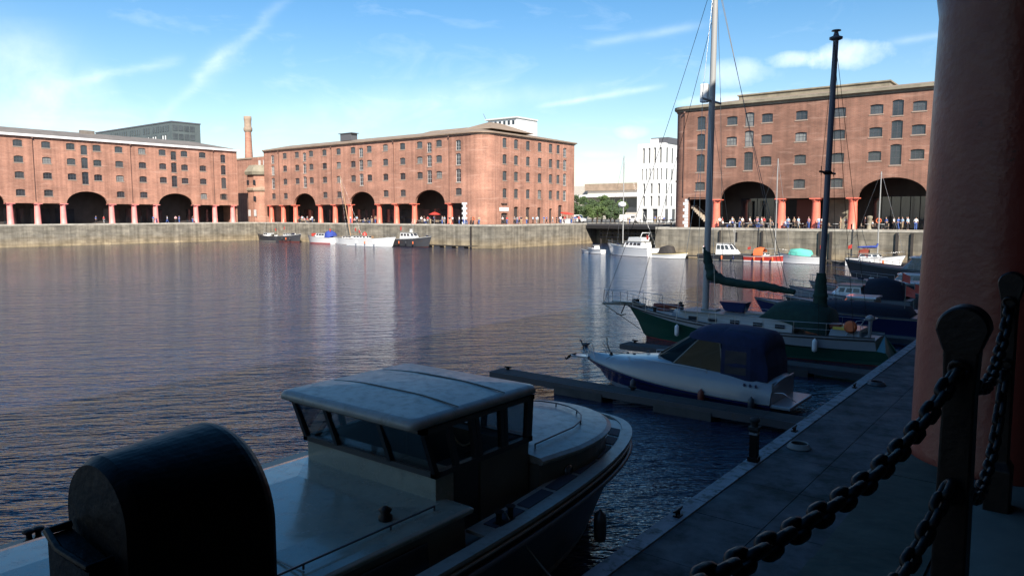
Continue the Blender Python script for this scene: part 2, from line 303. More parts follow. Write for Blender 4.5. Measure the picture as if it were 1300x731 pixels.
def thing(name, label, cat, loc=(0, 0, 0), rotz=0, group=None):
    o = bpy.data.objects.new(name, None); COL.objects.link(o); o.location = loc; o.rotation_euler = (0, 0, rotz); o.empty_display_size = .3
    return tag(o, label, cat, group)
KIDS = {}
def copy_tree(o, parent=None, loc=None, rotz=None, label=None, group=None, scale=None):
    c = o.copy(); COL.objects.link(c)
    if parent: c.parent = parent
    if loc is not None: c.location = loc
    if rotz is not None: c.rotation_euler = (0, 0, rotz)
    if scale is not None: c.scale = (scale,) * 3
    if label: c['label'] = label
    if group: c['group'] = group
    for ch in list(o.children): copy_tree(ch, c)
    return c
def inpoly(x, y, P):
    c = False; j = len(P) - 1
    for i in range(len(P)):
        if (P[i][1] > y) != (P[j][1] > y) and x < (P[j][0] - P[i][0]) * (y - P[i][1]) / (P[j][1] - P[i][1]) + P[i][0]: c = not c
        j = i
    return c
def panel(M, f, outline, holes, depth, m=0, back=False):
    # flat wall with openings: f(s, z, d) -> xyz with d outward; reveals run back by depth
    V = []; E = []
    for P in [outline] + holes:
        n = len(V); V += [Vector(p) for p in P]; E += [(n + i, n + (i + 1) % len(P)) for i in range(len(P))]
    r = delaunay_2d_cdt(V, E, [], 0, 1e-5); vs, fs = r[0], r[2]; keep = []
    for t in fs:
        x = sum(vs[i][0] for i in t) / len(t); y = sum(vs[i][1] for i in t) / len(t)
        if inpoly(x, y, outline) and not any(inpoly(x, y, h) for h in holes): keep.append(tuple(t))
    M.add([f(p[0], p[1], 0) for p in vs], keep, m)
    if back: M.add([f(p[0], p[1], -depth) for p in vs], keep, m)
    for P in [outline] + holes:
        n = len(P); M.add([f(p[0], p[1], 0) for p in P] + [f(p[0], p[1], -depth) for p in P], [(i, (i + 1) % n, n + (i + 1) % n, n + i) for i in range(n)], m)
def opening(s, z0, z1, w, rise=.16):
    h = w / 2; zz = z1 - rise
    return [(s - h, z0), (s + h, z0), (s + h, zz), (s + h * .5, zz + rise * .75), (s, z1), (s - h * .5, zz + rise * .75), (s - h, zz)]
def arch_pts(c, w, zs, zt, n=16):
    return [(c - w / 2 * cos(pi * i / n), zs + (zt - zs) * sin(pi * i / n)) for i in range(n + 1)]
# ================================================================ ground, water, dock walls
BAS = [(-175.3, -70), (-175.3, 113.6), (-93.2, 113.6), (-93.2, 152), (-56.0, 152), (-56.0, 109.6), (-1.2, 109.6), (-1.2, -70)]
M = MB(); panel(M, lambda x, y, d: (x, y, d), [(-2600, -900), (1500, -900), (1500, 3600), (-2600, 3600)], [[(-175.7, -70.4), (-175.7, 114), (-93.6, 114), (-93.6, 152.4), (-55.6, 152.4), (-55.6, 110), (-.8, 110), (-.8, -70.4)]], .3)
tag(M.obj('ground', 'paving'), kind='structure')
M = MB(); M.add([(-180, -75, WATER), (4, -75, WATER), (4, 156, WATER), (-180, 156, WATER)], [(0, 1, 2, 3)])
tag(M.obj('water', 'water'), kind='structure')
def quay_wall(p, q, label, ladders=(), lowered=0):
    (x0, y0), (x1, y1) = p, q
    t = thing('quay_wall', label, 'quay wall', ((x0 + x1) / 2, (y0 + y1) / 2, WATER - 1), 0, 'stone walls of the dock basin')
    c = t.location
    M = MB(); M.box(min(x0, x1), max(x0, x1), min(y0, y1), max(y0, y1), WATER - 2, -.32); M.obj('stone_face', 'quaystone', t, off=c)
    M = MB(); h = x1 - x0 > y1 - y0; L = max(x1 - x0, y1 - y0); n = int(L / 1.9); random.seed(int(L))
    for i in range(n):
        a, b = i * L / n + .008, (i + 1) * L / n - .008; dz = random.uniform(-.012, .012); pr = random.uniform(.04, .07)
        if h: M.box(x0 + a, x0 + b, y0 - pr, y1 + .25, -.31, .03 + dz)
        else: M.box(x0 - (.02 if x0 > -2 else pr + .2), x1 + (-.05 if x0 > -2 else pr), y0 + a, y0 + b, -.31, .03 + dz)
    M.obj('coping', 'coping_moss_shade' if x0 > -2 else 'coping', t, off=c)
    if ladders:
        M = MB()
        for s, w in ladders: M.box(s - w / 2, s + w / 2, y0 - .28, y0 - .06, WATER - .5, -.35)
        M.obj('timber_fender', 'wood', t, off=c)
    return t
quay_wall((-176.0, -70), (-175.3, 113.6), 'long left-hand dock wall of pale stone below the warehouse with white roof band')
quay_wall((-176.0, 113.6), (-93.2, 114.3), 'middle dock wall of weathered stone below the arcaded warehouse', [(-99.2, .3)])
quay_wall((-93.9, 114.3), (-93.2, 152), 'short dock wall with sunlit tan foot running back beside the entrance passage')
quay_wall((-56.0, 109.6), (-1.2, 110.3), 'right-hand dock wall of grey stained stone with timber fenders', [(-30.3, .28), (-28.8, .35), (-20.4, .35), (-18.6, .3), (-38.5, .25), (-45, .25)])
quay_wall((-56.0, 110.3), (-55.3, 152), 'far dock wall lining the right side of the entrance passage')
quay_wall((-93.2, 152), (-56, 152.7), 'low wall closing the back of the entrance passage')
quay_wall((-1.2, -70), (-.6, 109.6), 'near quay edge of shaded mossy stone behind the chain and black posts')
# ================================================================ windows
def window_proto(w, h, frame, glass, bars=(2, 2), th=.07, sill=True):
    M = MB(); y0, y1 = .16, .24
    M.box(-w / 2, -w / 2 + th, y0, y1, 0, h); M.box(w / 2 - th, w / 2, y0, y1, 0, h); M.box(-w / 2 + th, w / 2 - th, y0, y1, 0, th); M.box(-w / 2 + th, w / 2 - th, y0, y1, h - th * 2, h)
    for i in range(1, bars[0]): x = -w / 2 + w * i / bars[0]; M.box(x - .02, x + .02, y0 + .01, y1 - .01, th, h - 2 * th)
    for i in range(1, bars[1]): z = h * i / bars[1]; M.box(-w / 2 + th, w / 2 - th, y0 + .014, y1 - .014, z - .02, z + .02)
    o = M.obj('window', frame)
    M = MB(); M.box(-w / 2 + th * .5, w / 2 - th * .5, .205, .225, th * .5, h - th); M.obj('pane', glass, o)
    if sill: M = MB(); M.box(-w / 2 - .1, w / 2 + .1, -.06, .16, -.16, -.004); M.obj('sill', 'sill', o)
    return o
PROTOS = {}
def put_window(key, parent, x, y, z, rot, name='window'):
    if key not in PROTOS:
        PROTOS[key] = window_proto(*WK[key]); src = PROTOS[key]; src.name = name; src.parent = parent; src.location = (x, y, z); src.rotation_euler = (0, 0, rot); return src
    o = copy_tree(PROTOS[key], parent, (x, y, z), rot); q = WR.random()
    if q < .5:
        for c in o.children:
            if c.name.startswith('pane'): c.material_slots[0].link = 'OBJECT'; c.material_slots[0].material = MT['glass' if q < .22 else ('glass_g' if q < .4 else 'glass_l')]
    return o
WR = random.Random(9)
WK = {'left': (1.75, 1.4, 'frame_g', 'glass', (3, 2)), 'mid': (1.7, 1.45, 'frame_g', 'glass_g', (2, 2)), 'end': (1.4, 1.95, 'frame_g', 'glass_g', (2, 3)), 'right': (1.65, 1.3, 'frame_g', 'glass_g', (3, 2)),
      'load_l': (1.35, 2.5, 'frame_g', 'glass', (2, 3)), 'load_m': (1.35, 2.4, 'frame_w', 'glass', (2, 3)), 'load_r': (1.35, 2.5, 'frame_g', 'glass', (2, 3))}
LOADS = [(8.7, 2.75), (12.2, 2.4), (15.2, 2.1)]
def column(parent, x, y, c, m, r=.62, h=4.36):
    M = MB(); M.lathe([(r * 1.12, 0), (r * 1.12, .12), (r, .2), (r * .985, 1.5), (r * .88, h - .62), (r * .88, h - .5), (r * .97, h - .45), (r * .92, h - .38), (r * 1.22, h - .14), (r * 1.22, h - .1)], (0, 0, 0), 24)
    M.box(-r * 1.3, r * 1.3, -r * 1.3, r * 1.3, h - .1, h + .04)
    return M.obj('column', m, parent)
def place_columns(t, pts, c, m):
    first = None
    for x, y in pts:
        if first is None: first = column(t, x, y, c, m); first.location = (x - c[0], y - c[1], 0)
        else: copy_tree(first, t, (x - c[0], y - c[1], 0))
def gutter_roof(t, c, poly_fn, name='roof'): pass
def hip_roof(x0, x1, y0, y1, z, rise, over=.5, inset=9, m='slate'):
    M = MB(); x0 -= over; x1 += over; y0 -= over; y1 += over
    w = min(x1 - x0, y1 - y0); k = min(inset, w / 2 - .01)
    A = [(x0, y0, z), (x1, y0, z), (x1, y1, z), (x0, y1, z)]; B = [(x0 + k, y0 + k, z + rise), (x1 - k, y0 + k, z + rise), (x1 - k, y1 - k, z + rise), (x0 + k, y1 - k, z + rise)]
    M.loft([A, B]); return M
# ---------------------------------------------------------------- left warehouse (faces +x)
def left_warehouse():
    X = -177; c = (X, 80, 0); t = thing('warehouse', 'left-hand brick warehouse with white roof band and pale pink columns', 'warehouse', c)
    y0, y1 = 19.3, 109.9; f = lambda s, z, d: (X + d, s, z)
    arches = [(72.75, 8.6), (93.1, 8.6), (52.4, 8.6), (32.05, 8.6)]
    out = [(y0, 18.3), (y0, 4.4)]
    for a, w in sorted(arches): out += arch_pts(a, w, 4.42, 7.15)
    out += [(y1, 4.4), (y1, 18.3)]
    wins = []; loads = []
    for k in range(-2, 3):
        o = 20.35 * k
        for s in (59.7, 65.0): wins += [(s + o, r) for r in (0, 1, 2, 3)]
        for s in (69.85, 75.3): wins += [(s + o, r) for r in (0, 1, 2)]
        loads.append(72.6 + o)
    wins = [(s, r) for s, r in wins if y0 + 1.2 < s < y1 - 3]; loads = [s for s in loads if y0 + 1 < s < 100]
    wins += [(100.8, r) for r in range(4) if False] + [(106.0, 3)]; loads.append(106.0)
    wins = list({(round(s, 2), r) for s, r in wins if not (s > 104.5 and r < 3)})
    rowz = [16.15, 12.85, 9.6, 5.95]
    holes = [opening(s, rowz[r], rowz[r] + 1.4, 1.75) for s, r in wins] + [opening(s, z, z + h, 1.4) for s in loads for z, h in LOADS]
    M = MB(); panel(M, f, out, holes, .55); M.box(X - 14, X - .56, y1 - .4, y1, 0, 18.3); M.obj('wall', 'brick', t, off=c)
    for s, r in sorted(wins): put_window('left', t, X - c[0], s - c[1], rowz[r], pi / 2)
    for s in loads:
        for z, h in LOADS: o = put_window('load_l', t, X - c[0], s - c[1], z, pi / 2, 'loading_door'); o.scale = (1, 1, h / 2.5)
    cols = [y for k in range(-2, 3) for y in (57.75 + 20.35 * k, 62.85 + 20.35 * k, 67.9 + 20.35 * k)]
    place_columns(t, [(X - .66, y) for y in cols if 20 < y < 109.7], c, 'column_pink')
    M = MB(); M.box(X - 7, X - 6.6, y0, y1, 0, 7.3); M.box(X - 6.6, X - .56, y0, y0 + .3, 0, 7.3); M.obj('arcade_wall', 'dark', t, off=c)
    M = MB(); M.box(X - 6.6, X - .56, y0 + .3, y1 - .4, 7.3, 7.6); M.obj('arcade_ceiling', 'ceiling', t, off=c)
    M = MB()
    for y in cols:
        if y < y1 - 4: M = MB(); M.box(X - 6.59, X - 6.5, y + .6, y + 2.5, .1, 3.4); M.box(X - 6.59, X - 6.5, y + 2.5, y + 4.5, .1, 3.3); M.obj('shopfront', 'glass', t, off=c)
    M = MB(); M.box(X - 14, X + .5, y0 - .5, y1 + .5, 18.303, 18.8); M.obj('cornice', 'fascia', t, off=c)
    M = hip_roof(X - 24, X, y0, y1, 18.803, 1.9, .4, 8); M.obj('roof', 'slate', t, off=c)
    M = MB(); M.box(X - 9, X - 8.2, 57, 58.4, 20.6, 21.6); M.box(X - 8, X - 7, 75, 78, 20.4, 21.3); M.obj('roof_light', 'slate', t, off=c)
left_warehouse()
def downpipes():
    for t, axis, pts in ((bpy.data.objects['warehouse'], 'x', (62.4, 82.6, 103.2, 42.2)), (bpy.data.objects['warehouse.001'], 'y', (-165.9, -144.7, -123.1, -106.4)), (bpy.data.objects['warehouse.002'], 'y', (-51.9,))):
        c = t.location
        for p in pts:
            M = MB(); P = (lambda z, o: (c.x + o, p, z)) if axis == 'x' else (lambda z, o: (p, c.y - o, z)); M.tube([P(18.15, .3), P(17.7, .12), P(4.9, .12)], .07, 6); M.tube([P(18.2, .3), P(17.95, .3)], .16, 6)
            M.obj('downpipe', 'pipe', t, off=c)
# ---------------------------------------------------------------- middle warehouse
def mid_warehouse():
    Y = 115; XE = -97; R = 3.6; c = (-135, Y, 0); t = thing('warehouse', 'central brick warehouse with rounded corner and orange-red columns', 'warehouse', c)
    x0 = -172.6; x1 = XE - R; f = lambda s, z, d: (s, Y - d, z)
    arches = [(-155.75, 8.7), (-134.1, 8.8), (-112.25, 8.9)]
    out = [(x0, 18.2), (x0, 4.4)]
    for a, w in arches: out += arch_pts(a, w, 4.42, 7.3)
    out += [(-102.6, 4.4), (-102.6, 0), (x1, 0), (x1, 18.2)]
    w4 = [-163.5, -158.4, -152.7, -147.5, -142.2, -136.95, -131.3, -125.9, -120.4, -115.1, -109.4]
    lo = [-168.7, -155.3, -134.1, -112.2, -103.9]; arch_over = {-158.4, -152.7, -136.95, -131.3, -115.1, -109.4}
    rowz = [16.2, 13.0, 9.7, 6.05]
    wins = [(s, r) for s in w4 for r in range(4) if not (r == 3 and s in arch_over)] + [(-168.7, 3), (-103.9, 3)]
    holes = [opening(s, rowz[r], rowz[r] + 1.45, 1.7) for s, r in wins] + [opening(s, z, z + h, 1.4) for s in lo for z, h in LOADS]
    M = MB(); panel(M, f, out, holes, .55)
    # rounded corner
    arc = [(x1 + R * sin(a), Y + R - R * cos(a)) for a in [pi / 2 * i / 12 for i in range(13)]]
    M.add([(x, y, 0) for x, y in arc] + [(x, y, 18.2) for x, y in arc], [(i, i + 1, 14 + i, 13 + i) for i in range(12)], 0, True)
    # end facade facing +x
    g = lambda s, z, d: (XE + d, s, z); ez = [15.85, 12.5, 9.1, 5.5]; es = [121.7, 125.6, 129.8, 134.1, 138.3]
    gates = [(125.6, .1, 3.7, 1.5), (129.8, .1, 3.6, 1.5), (134.0, .1, 3.6, 1.4), (138.4, .1, 3.4, 1.2), (142.2, .1, 4.2, 1.6), (121.6, .1, 2.4, 2.2)]
    el = [143.2]
    holes2 = [opening(s, z, z + 1.95, 1.4) for s in es for z in ez] + [opening(s, a, b, w) for s, a, b, w in gates] + [opening(118.6, z, z + 1.95, 1.3) for z in []]
    holes2 += [opening(144.0, z, z + h, 1.4) for z, h in LOADS + [(5.2, 2.4)]] + [opening(141.3, z, z + 1.95, 1.3) for z in ez]
    panel(M, g, [(Y + R, 0), (148, 0), (148, 18.2), (Y + R, 18.2)], holes2, .55)
    M.box(XE - 16, XE - .56, 147.6, 148, 0, 18.2)
    M.obj('wall', 'brick', t, off=c)
    for s, r in wins: put_window('mid', t, s - c[0], 0, rowz[r], 0)
    for s in lo:
        for z, h in LOADS: o = put_window('load_m', t, s - c[0], 0, z, 0, 'loading_door'); o.scale = (1, 1, h / 2.4)
    for s in es + [141.3]:
        for z in ez: put_window('end', t, XE - c[0], s - c[1], z, pi / 2)
    for z, h in LOADS + [(5.2, 2.4)]: o = copy_tree(PROTOS['load_m'], t, (XE - c[0], 144.0 - c[1], z), pi / 2); o.scale = (1, 1, h / 2.4)
    for s, a, b, w in gates:
        M = MB(); M.box(XE - .4, XE - .32, s - w / 2, s + w / 2, a, b); M.obj('doorway', 'dark', t, off=c)
    place_columns(t, [(x, Y + .66) for x in (-170.8, -165.6, -160.4, -150.3, -144.65, -139.1, -128.9, -123.2, -117.5, -106.9)], c, 'column')
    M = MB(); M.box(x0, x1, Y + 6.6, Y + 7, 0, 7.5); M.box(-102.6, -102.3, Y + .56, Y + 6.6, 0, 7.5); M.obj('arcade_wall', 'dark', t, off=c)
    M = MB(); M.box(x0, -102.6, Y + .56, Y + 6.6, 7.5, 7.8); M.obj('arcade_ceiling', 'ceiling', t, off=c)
    M = MB()
    for i in range(13):
        a = -170.2 + i * 5.3; M = MB(); M.box(a, a + 1.9, Y + 6.5, Y + 6.58, .1, 3.3); M.box(a + 1.9, a + 4, Y + 6.5, Y + 6.57, .1, 3.2); M.obj('shopfront', 'glass', t, off=c)
    M = MB()
    for i in range(9): M.box(-102.6 - (.05 if i % 2 else .35), -102.0 + (.1 if i % 2 else .45), Y - .05, Y - .004, .06 + i * .5, .06 + i * .5 + .46)
    M.obj('quoin_stones', 'white', t, off=c)
    M = MB(); M.box(XE + .01, XE + .1, 119.9, 122.9, 2.75, 3.5); M.obj('sign_board', 'white', t, off=c)
    M = MB(); M.tube([(XE + .13, 120.4 + .1 * i, 4.2 + .22 * sin(i * 1.7) + .05 * cos(i * 3)) for i in range(20)], .06, 6); M.obj('script_sign', 'black', t, off=c)
    # cornice and roof following the rounded corner
    def ring(o, z):
        q = max(.02, R + o); ex = min(0, R + o)
        P = [(x0, Y - o), (x1 + ex, Y - o)] + [(x1 + ex + q * sin(a), Y + R - ex - q * cos(a)) for a in [pi / 2 * i / 10 for i in range(1, 11)]] + [(XE + o, 148 + o), (x0, 148 + o)]
        return [(x, y, z) for x, y in P]
    M = MB(); M.loft([ring(.15, 18.203), ring(.2, 18.35), ring(.5, 18.5), ring(.55, 18.75)]); M.obj('cornice', 'cornice', t, off=c)
    M = MB(); M.loft([ring(.45, 18.753), ring(-8, 20.5), ring(-12, 20.8)]); M.obj('roof', 'slate_b', t, off=c)
    M = MB(); M.loft([[(-126, Y + 6, 19.5), (-107, Y + 6, 19.5), (-107, Y + 16, 19.5), (-126, Y + 16, 19.5)], [(-122, Y + 10.9, 21.3), (-111, Y + 10.9, 21.3), (-111, Y + 11, 21.3), (-122, Y + 11, 21.3)]])
    M.loft([[(-110, Y + 5, 19.8), (-99, Y + 5, 19.8), (-99, Y + 20, 19.8), (-110, Y + 20, 19.8)], [(-104.6, Y + 10.4, 21.9), (-104, Y + 10.4, 21.9), (-104, Y + 14.5, 21.9), (-104.6, Y + 14.5, 21.9)]])
    M.obj('raised_roof', 'slate_b', t, off=c)
    M = MB(); M.box(-147.5, -143.5, Y + 5, Y + 7, 20, 21.7); M.box(-148, -143, Y + 4.8, Y + 7.2, 21.703, 21.85); M.obj('roof_light', 'frame_g', t, off=c)
mid_warehouse()
# ---------------------------------------------------------------- right warehouse
def right_warehouse():
    Y = 111; c = (-30, Y, 0); t = thing('warehouse', 'right-hand brick warehouse with two wide arches behind the masts', 'warehouse', c)
    x0, x1 = -54, 2.0; R = 2.2; f = lambda s, z, d: (s, Y - d, z); xs = x0 + R
    out = [(xs, 18.2), (xs, 0), (-51.0, 0), (-51.0, 4.4)]
    arches = [(-41.5, 8.5), (-21.6, 8.5)]
    for a, w in arches: out += arch_pts(a, w, 4.42, 7.05)
    out += [(x1, 4.4), (x1, 18.2)]
    w3 = [-44.2, -38.85, -24.0, -18.8, -4.1]; w4 = [-33.9, -28.75, -13.9, -8.9]; lo = [-49.15, -41.5, -21.4, -1.5]
    rowz = [15.6, 12.55, 9.35, 5.85]
    wins = [(s, r) for s in w3 for r in (0, 1, 2)] + [(s, r) for s in w4 for r in range(4)] + [(-49.15, 3)]
    holes = [opening(s, rowz[r], rowz[r] + 1.3, 1.65, .1) for s, r in wins] + [opening(s, z, z + h, 1.4) for s in lo for z, h in LOADS]
    M = MB(); panel(M, f, out, holes, .55)
    arc = [(xs - R * sin(a), Y + R - R * cos(a)) for a in [pi / 2 * i / 10 for i in range(11)]]
    M.add([(x, y, 0) for x, y in arc] + [(x, y, 18.2) for x, y in arc], [(i, i + 1, 12 + i, 11 + i) for i in range(10)], 0, True)
    M.box(x0, x0 + .4, Y + R, Y + 40, 0, 18.2); M.obj('wall', 'brick_r', t, off=c)
    for s, r in wins: put_window('right', t, s - c[0], 0, rowz[r], 0)
    for s in lo:
        for z, h in LOADS: o = put_window('load_r', t, s - c[0], 0, z, 0, 'loading_door'); o.scale = (1, 1, h / 2.5)
    place_columns(t, [(x, Y + .66) for x in (-46.6, -36.5, -31.55, -26.6, -16.7, -11.5, -6.3)], c, 'column')
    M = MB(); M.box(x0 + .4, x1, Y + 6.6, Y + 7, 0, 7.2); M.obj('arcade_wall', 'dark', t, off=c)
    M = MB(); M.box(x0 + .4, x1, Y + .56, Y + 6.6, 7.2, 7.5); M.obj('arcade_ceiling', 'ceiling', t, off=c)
    M = MB()
    for a, w in ((-44.9, 6.8), (-25.3, 7.4), (-16.2, 4.2), (-10.8, 4)):
        n = int(w / 1.2)
        for i in range(n):
            M = MB(); M.box(a + i * w / n, a + (i + 1) * w / n - .12, Y + 6.5, Y + 6.58, .1, 3.0); M.box(a + i * w / n, a + (i + 1) * w / n - .12, Y + 6.5, Y + 6.58, 3.0, 4.6); M.obj('shopfront', 'glass', t, off=c)
    M = MB()
    for x in (-43.2, -41.6, -39.2): M = MB(); M.box(x, x + .35, Y + 5.9, Y + 6.3, 0, 4.2); M.obj('inner_column', 'cornice_g', t, off=c)
    M = MB(); M.box(-35.7, -32.4, Y + 5.2, Y + 5.35, 0, 4.3); M.obj('red_door', 'redbrown', t, off=c)
    M = MB(); M.box(-30.6, -27.6, Y + 3.4, Y + 3.6, 0, 4.3); M.obj('inner_wall', 'cornice_g', t, off=c)
    M = MB()
    for i in range(9): M.box(-51.6 - (.3 if i % 2 else 0), -51.02, Y - .05, Y - .004, .06 + i * .5, .06 + i * .5 + .44)
    M.obj('quoin_stones', 'white', t, off=c)
    M = MB(); n = 12
    for i in range(n): z = 3.5 * (1 - i / n); M.box(-50.9 + i * .3, -50.6 + i * .3, Y + .9, Y + 2.4, max(0, z - .5), z)
    M.obj('staircase', 'stone', t, off=c)
    M = MB(); M.tube([(-50.8, Y + .9, 4.3), (-47.2, Y + .9, 1.0)], .04, 6); M.obj('stair_rail', 'black', t, off=c)
    M = MB(); M.box(-50.9, -47.2, Y - .3, Y - .2, 4.62, 4.72); M.box(-50.9, -50.8, Y - .3, Y + .1, 4.5, 4.8); M.box(-47.3, -47.2, Y - .3, Y + .1, 4.5, 4.8); M.obj('hoist_bar', 'iron', t, off=c)
    def ring(o, z):
        q = max(.02, R + o); ex = min(0, R + o)
        P = [(x0 - o, Y + 40 + o), (x0 - o, Y + R - ex)] + [(xs - ex - q * sin(a), Y + R - ex - q * cos(a)) for a in [pi / 2 * (1 - i / 8) for i in range(9)]] + [(x1, Y - o), (x1, Y + 40 + o)]
        return [(x, y, z) for x, y in P]
    M = MB(); M.loft([ring(.12, 18.203), ring(.2, 18.4), ring(.5, 18.6), ring(.5, 19.0)]); M.obj('cornice', 'cornice_g', t, off=c)
    M = MB(); M.loft([ring(.4, 19.003), ring(-7, 20.3), ring(-14, 20.6)]); M.obj('roof', 'slate_b', t, off=c)
    M = MB(); M.box(-46, -24, Y + 7, Y + 14, 19.2, 20.9); M.box(-46.2, -23.8, Y + 6.8, Y + 14.2, 20.903, 21.1); M.obj('roof_lantern', 'cornice_g', t, off=c)
right_warehouse()
downpipes()
# ---------------------------------------------------------------- near warehouse (the camera stands under it)
def near_warehouse():
    c = (-.56, 7.4, 0); t = thing('warehouse', 'near warehouse carried on the massive salmon-painted round column at right', 'warehouse', c)
    r = .62; M = MB(); h = 4.36
    M.lathe([(r * 1.03, 0), (r * 1.03, .1), (r * 1.0, .16), (r * .99, 1.5), (r * .93, h - .62), (r * .97, h - .45), (r * .93, h - .38), (r * 1.22, h - .14), (r * 1.22, h - .1)], (0, 0, 0), 64)
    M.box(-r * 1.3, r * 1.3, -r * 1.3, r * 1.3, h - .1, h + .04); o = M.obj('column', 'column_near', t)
    for k in (-7, -6, -5, -4, -3, -2, -1, 1, 2, 3, 4, 5, 6, 7, 8, 9, 10, 11, 12): 
        o2 = o.copy(); COL.objects.link(o2); o2.location = (0, 5.4 * k - (3.4 if k < 0 else 0), 0)
    M = MB(); M.box(-1.2, -.6, -45, 78, 4.41, 23); M.box(-.6, 20, 77.6, 78, 0, 23); M.box(-.6, 20, -45, -44.6, 0, 23); M.obj('wall', 'brick', t, off=c)  # unseen upper wall, its height and ends sized for the shadow it casts
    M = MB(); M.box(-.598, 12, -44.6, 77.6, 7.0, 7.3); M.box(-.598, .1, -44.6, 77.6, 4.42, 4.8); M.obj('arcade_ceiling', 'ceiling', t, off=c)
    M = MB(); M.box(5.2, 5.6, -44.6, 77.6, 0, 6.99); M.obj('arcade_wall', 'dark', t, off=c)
    M = hip_roof(-1.2, 20, -45, 78, 23.003, 2.6, .4, 8); M.obj('roof', 'slate', t, off=c)
near_warehouse()
# ---------------------------------------------------------------- corner tower, chimney
def octagon(cx, cy, r, z, n=8, ph=pi / 8): return [(cx + r * cos(2 * pi * k / n + ph), cy + r * sin(2 * pi * k / n + ph), z) for k in range(n)]
def corner_tower():
    cx, cy = -178.6, 118.2; c = (cx, cy, 0); t = thing('stair_tower', 'brick corner tower with stone bands between left and central warehouses', 'tower', c)
    M = MB(); M.loft([octagon(cx, cy, 3.7, 0), octagon(cx, cy, 3.7, 12.6)]); M.box(cx - 16, cx + 7, cy + 1.6, cy + 6, 0, 17.4); M.box(cx - 2.5, cx + 4.5, cy - 1.2, cy + 2, 12, 17.3); M.obj('wall', 'brick', t, off=c)
    M = MB(); M.loft([octagon(cx, cy, 3.8, 8.1), octagon(cx, cy, 4.1, 8.5), octagon(cx, cy, 4.1, 9.0), octagon(cx, cy, 3.8, 9.2)]); M.obj('stone_band', 'cornice', t, off=c)
    M = MB(); M.loft([octagon(cx, cy, 4.3, 12.603), octagon(cx, cy, 4.5, 13.4), octagon(cx, cy, 3.2, 15.2)]); M.obj('lower_roof', 'cornice_g', t, off=c)
    M = MB(); M.box(cx - 16.2, cx + 7.2, cy + 1.4, cy + 6.2, 17.403, 17.8); M.obj('cornice', 'cornice', t, off=c)
    M = MB(); M.box(cx - 9, cx - 3.6, cy + 1.3, cy + 1.59, 0, 13.2); M.obj('dark_recess_slab', 'ceiling', t, off=c)  # dark slab on the wall stands for the shaded recess
    for x, z, h in ((-1.0, 1.6, 1.7), (1.6, 1.6, 1.7), (1.6, 5.6, 1.3), (1.6, 9.9, 1.3), (-1.3, 9.9, 1.3), (1.0, 15.2, 1.3), (3.2, 15.2, 1.3)):
        y = cy - 3.45 - .04 if z < 12 else cy - 1.2 - .03
        M = MB(); M.box(cx + x - .5, cx + x + .5, y, y + .1, z, z + h); M.obj('window', 'frame_w' if z > 14 or z < 2 else 'glass', t, off=c)
corner_tower()
def chimney():
    P = Vector((0, 0, 2.1)) + skydir(316, 200) * (232 / skydir(316, 200).dot(Vector((-sin(radians(38)), cos(radians(38)), 0))))
    t = thing('chimney', 'tall round brick chimney with flared cap rising behind the corner tower', 'chimney', (P.x, P.y, 0))
    M = MB(); M.lathe([(1.9, 0), (1.05, 24), (.95, 27.2)], n=20); M.obj('shaft', 'brick', t)
    M = MB(); M.lathe([(.95, 27.2), (1.3, 27.7), (1.3, 28.5), (1.05, 28.9), (1.05, 30.6), (1.15, 31), (1.15, 32), (.9, 32)], n=20); M.obj('cap', 'cornice', t)
chimney()
# ---------------------------------------------------------------- distant buildings
def at(px, dist):  # a plan position from a bearing and a distance along the line of sight
    d = skydir(px, 272); k = dist / d.dot(Vector((-sin(radians(38)), cos(radians(38)), 0))); return d.x * k, d.y * k
def office():
    x, y = at(223, 300); c = (x, y, 0); t = thing('office_building', 'modern dark glass office block rising above the left warehouse roof', 'building', c)
    # left-hand face runs away to the left (facing -y), right-hand face (facing +x)
    xl = x - 68; yr = y + 12; H = 38.6
    M = MB(); M.box(xl, x, y, yr, 0, H); M.obj('wall', 'metalclad', t, off=c)
    M = MB(); M.box(xl - .2, x + .2, y - .2, yr + .2, H + .003, H + .5); M.obj('parapet', 'frame_g', t, off=c)
    random.seed(3); first = None
    for r in range(3):
        for i in range(33):
            z = H - 3.4 - r * 3.4; xx = xl + 1 + i * 2; 
            if random.random() < .22: continue
            if first is None: M = MB(); M.box(-.55, .55, -.14, -.03, 0, 2.3); first = M.obj('window', 'glass_g', t); MW = MB(); 
            o = first if first.location.length == 0 else first.copy()
            if o is not first: COL.objects.link(o)
            o.location = (xx - x + .001, 0, z)
    first_blind = None  # white blinds scattered over the office windows
    for r in range(2):
        for i in range(31):
            if random.random() < .45: continue
            if first_blind is None: M = MB(); M.box(-.4, .4, -.2, -.145, 0, 1.6); first_blind = M.obj('blind', 'white', t); o = first_blind
            else: o = first_blind.copy(); COL.objects.link(o)
            o.location = (xl + 3 + i * 2 - x, 0, H - 6.6 - r * 3.4)
    g = None
    for r in range(3):
        for i in range(4):
            if g is None: M = MB(); M.box(.03, .14, -.95, .95, 0, 2.2); g = M.obj('window', 'glass_g', t); o = g
            else: o = g.copy(); COL.objects.link(o)
            o.location = (0, 1.3 + i * 2.4, H - 3.2 - r * 3.4)
office()
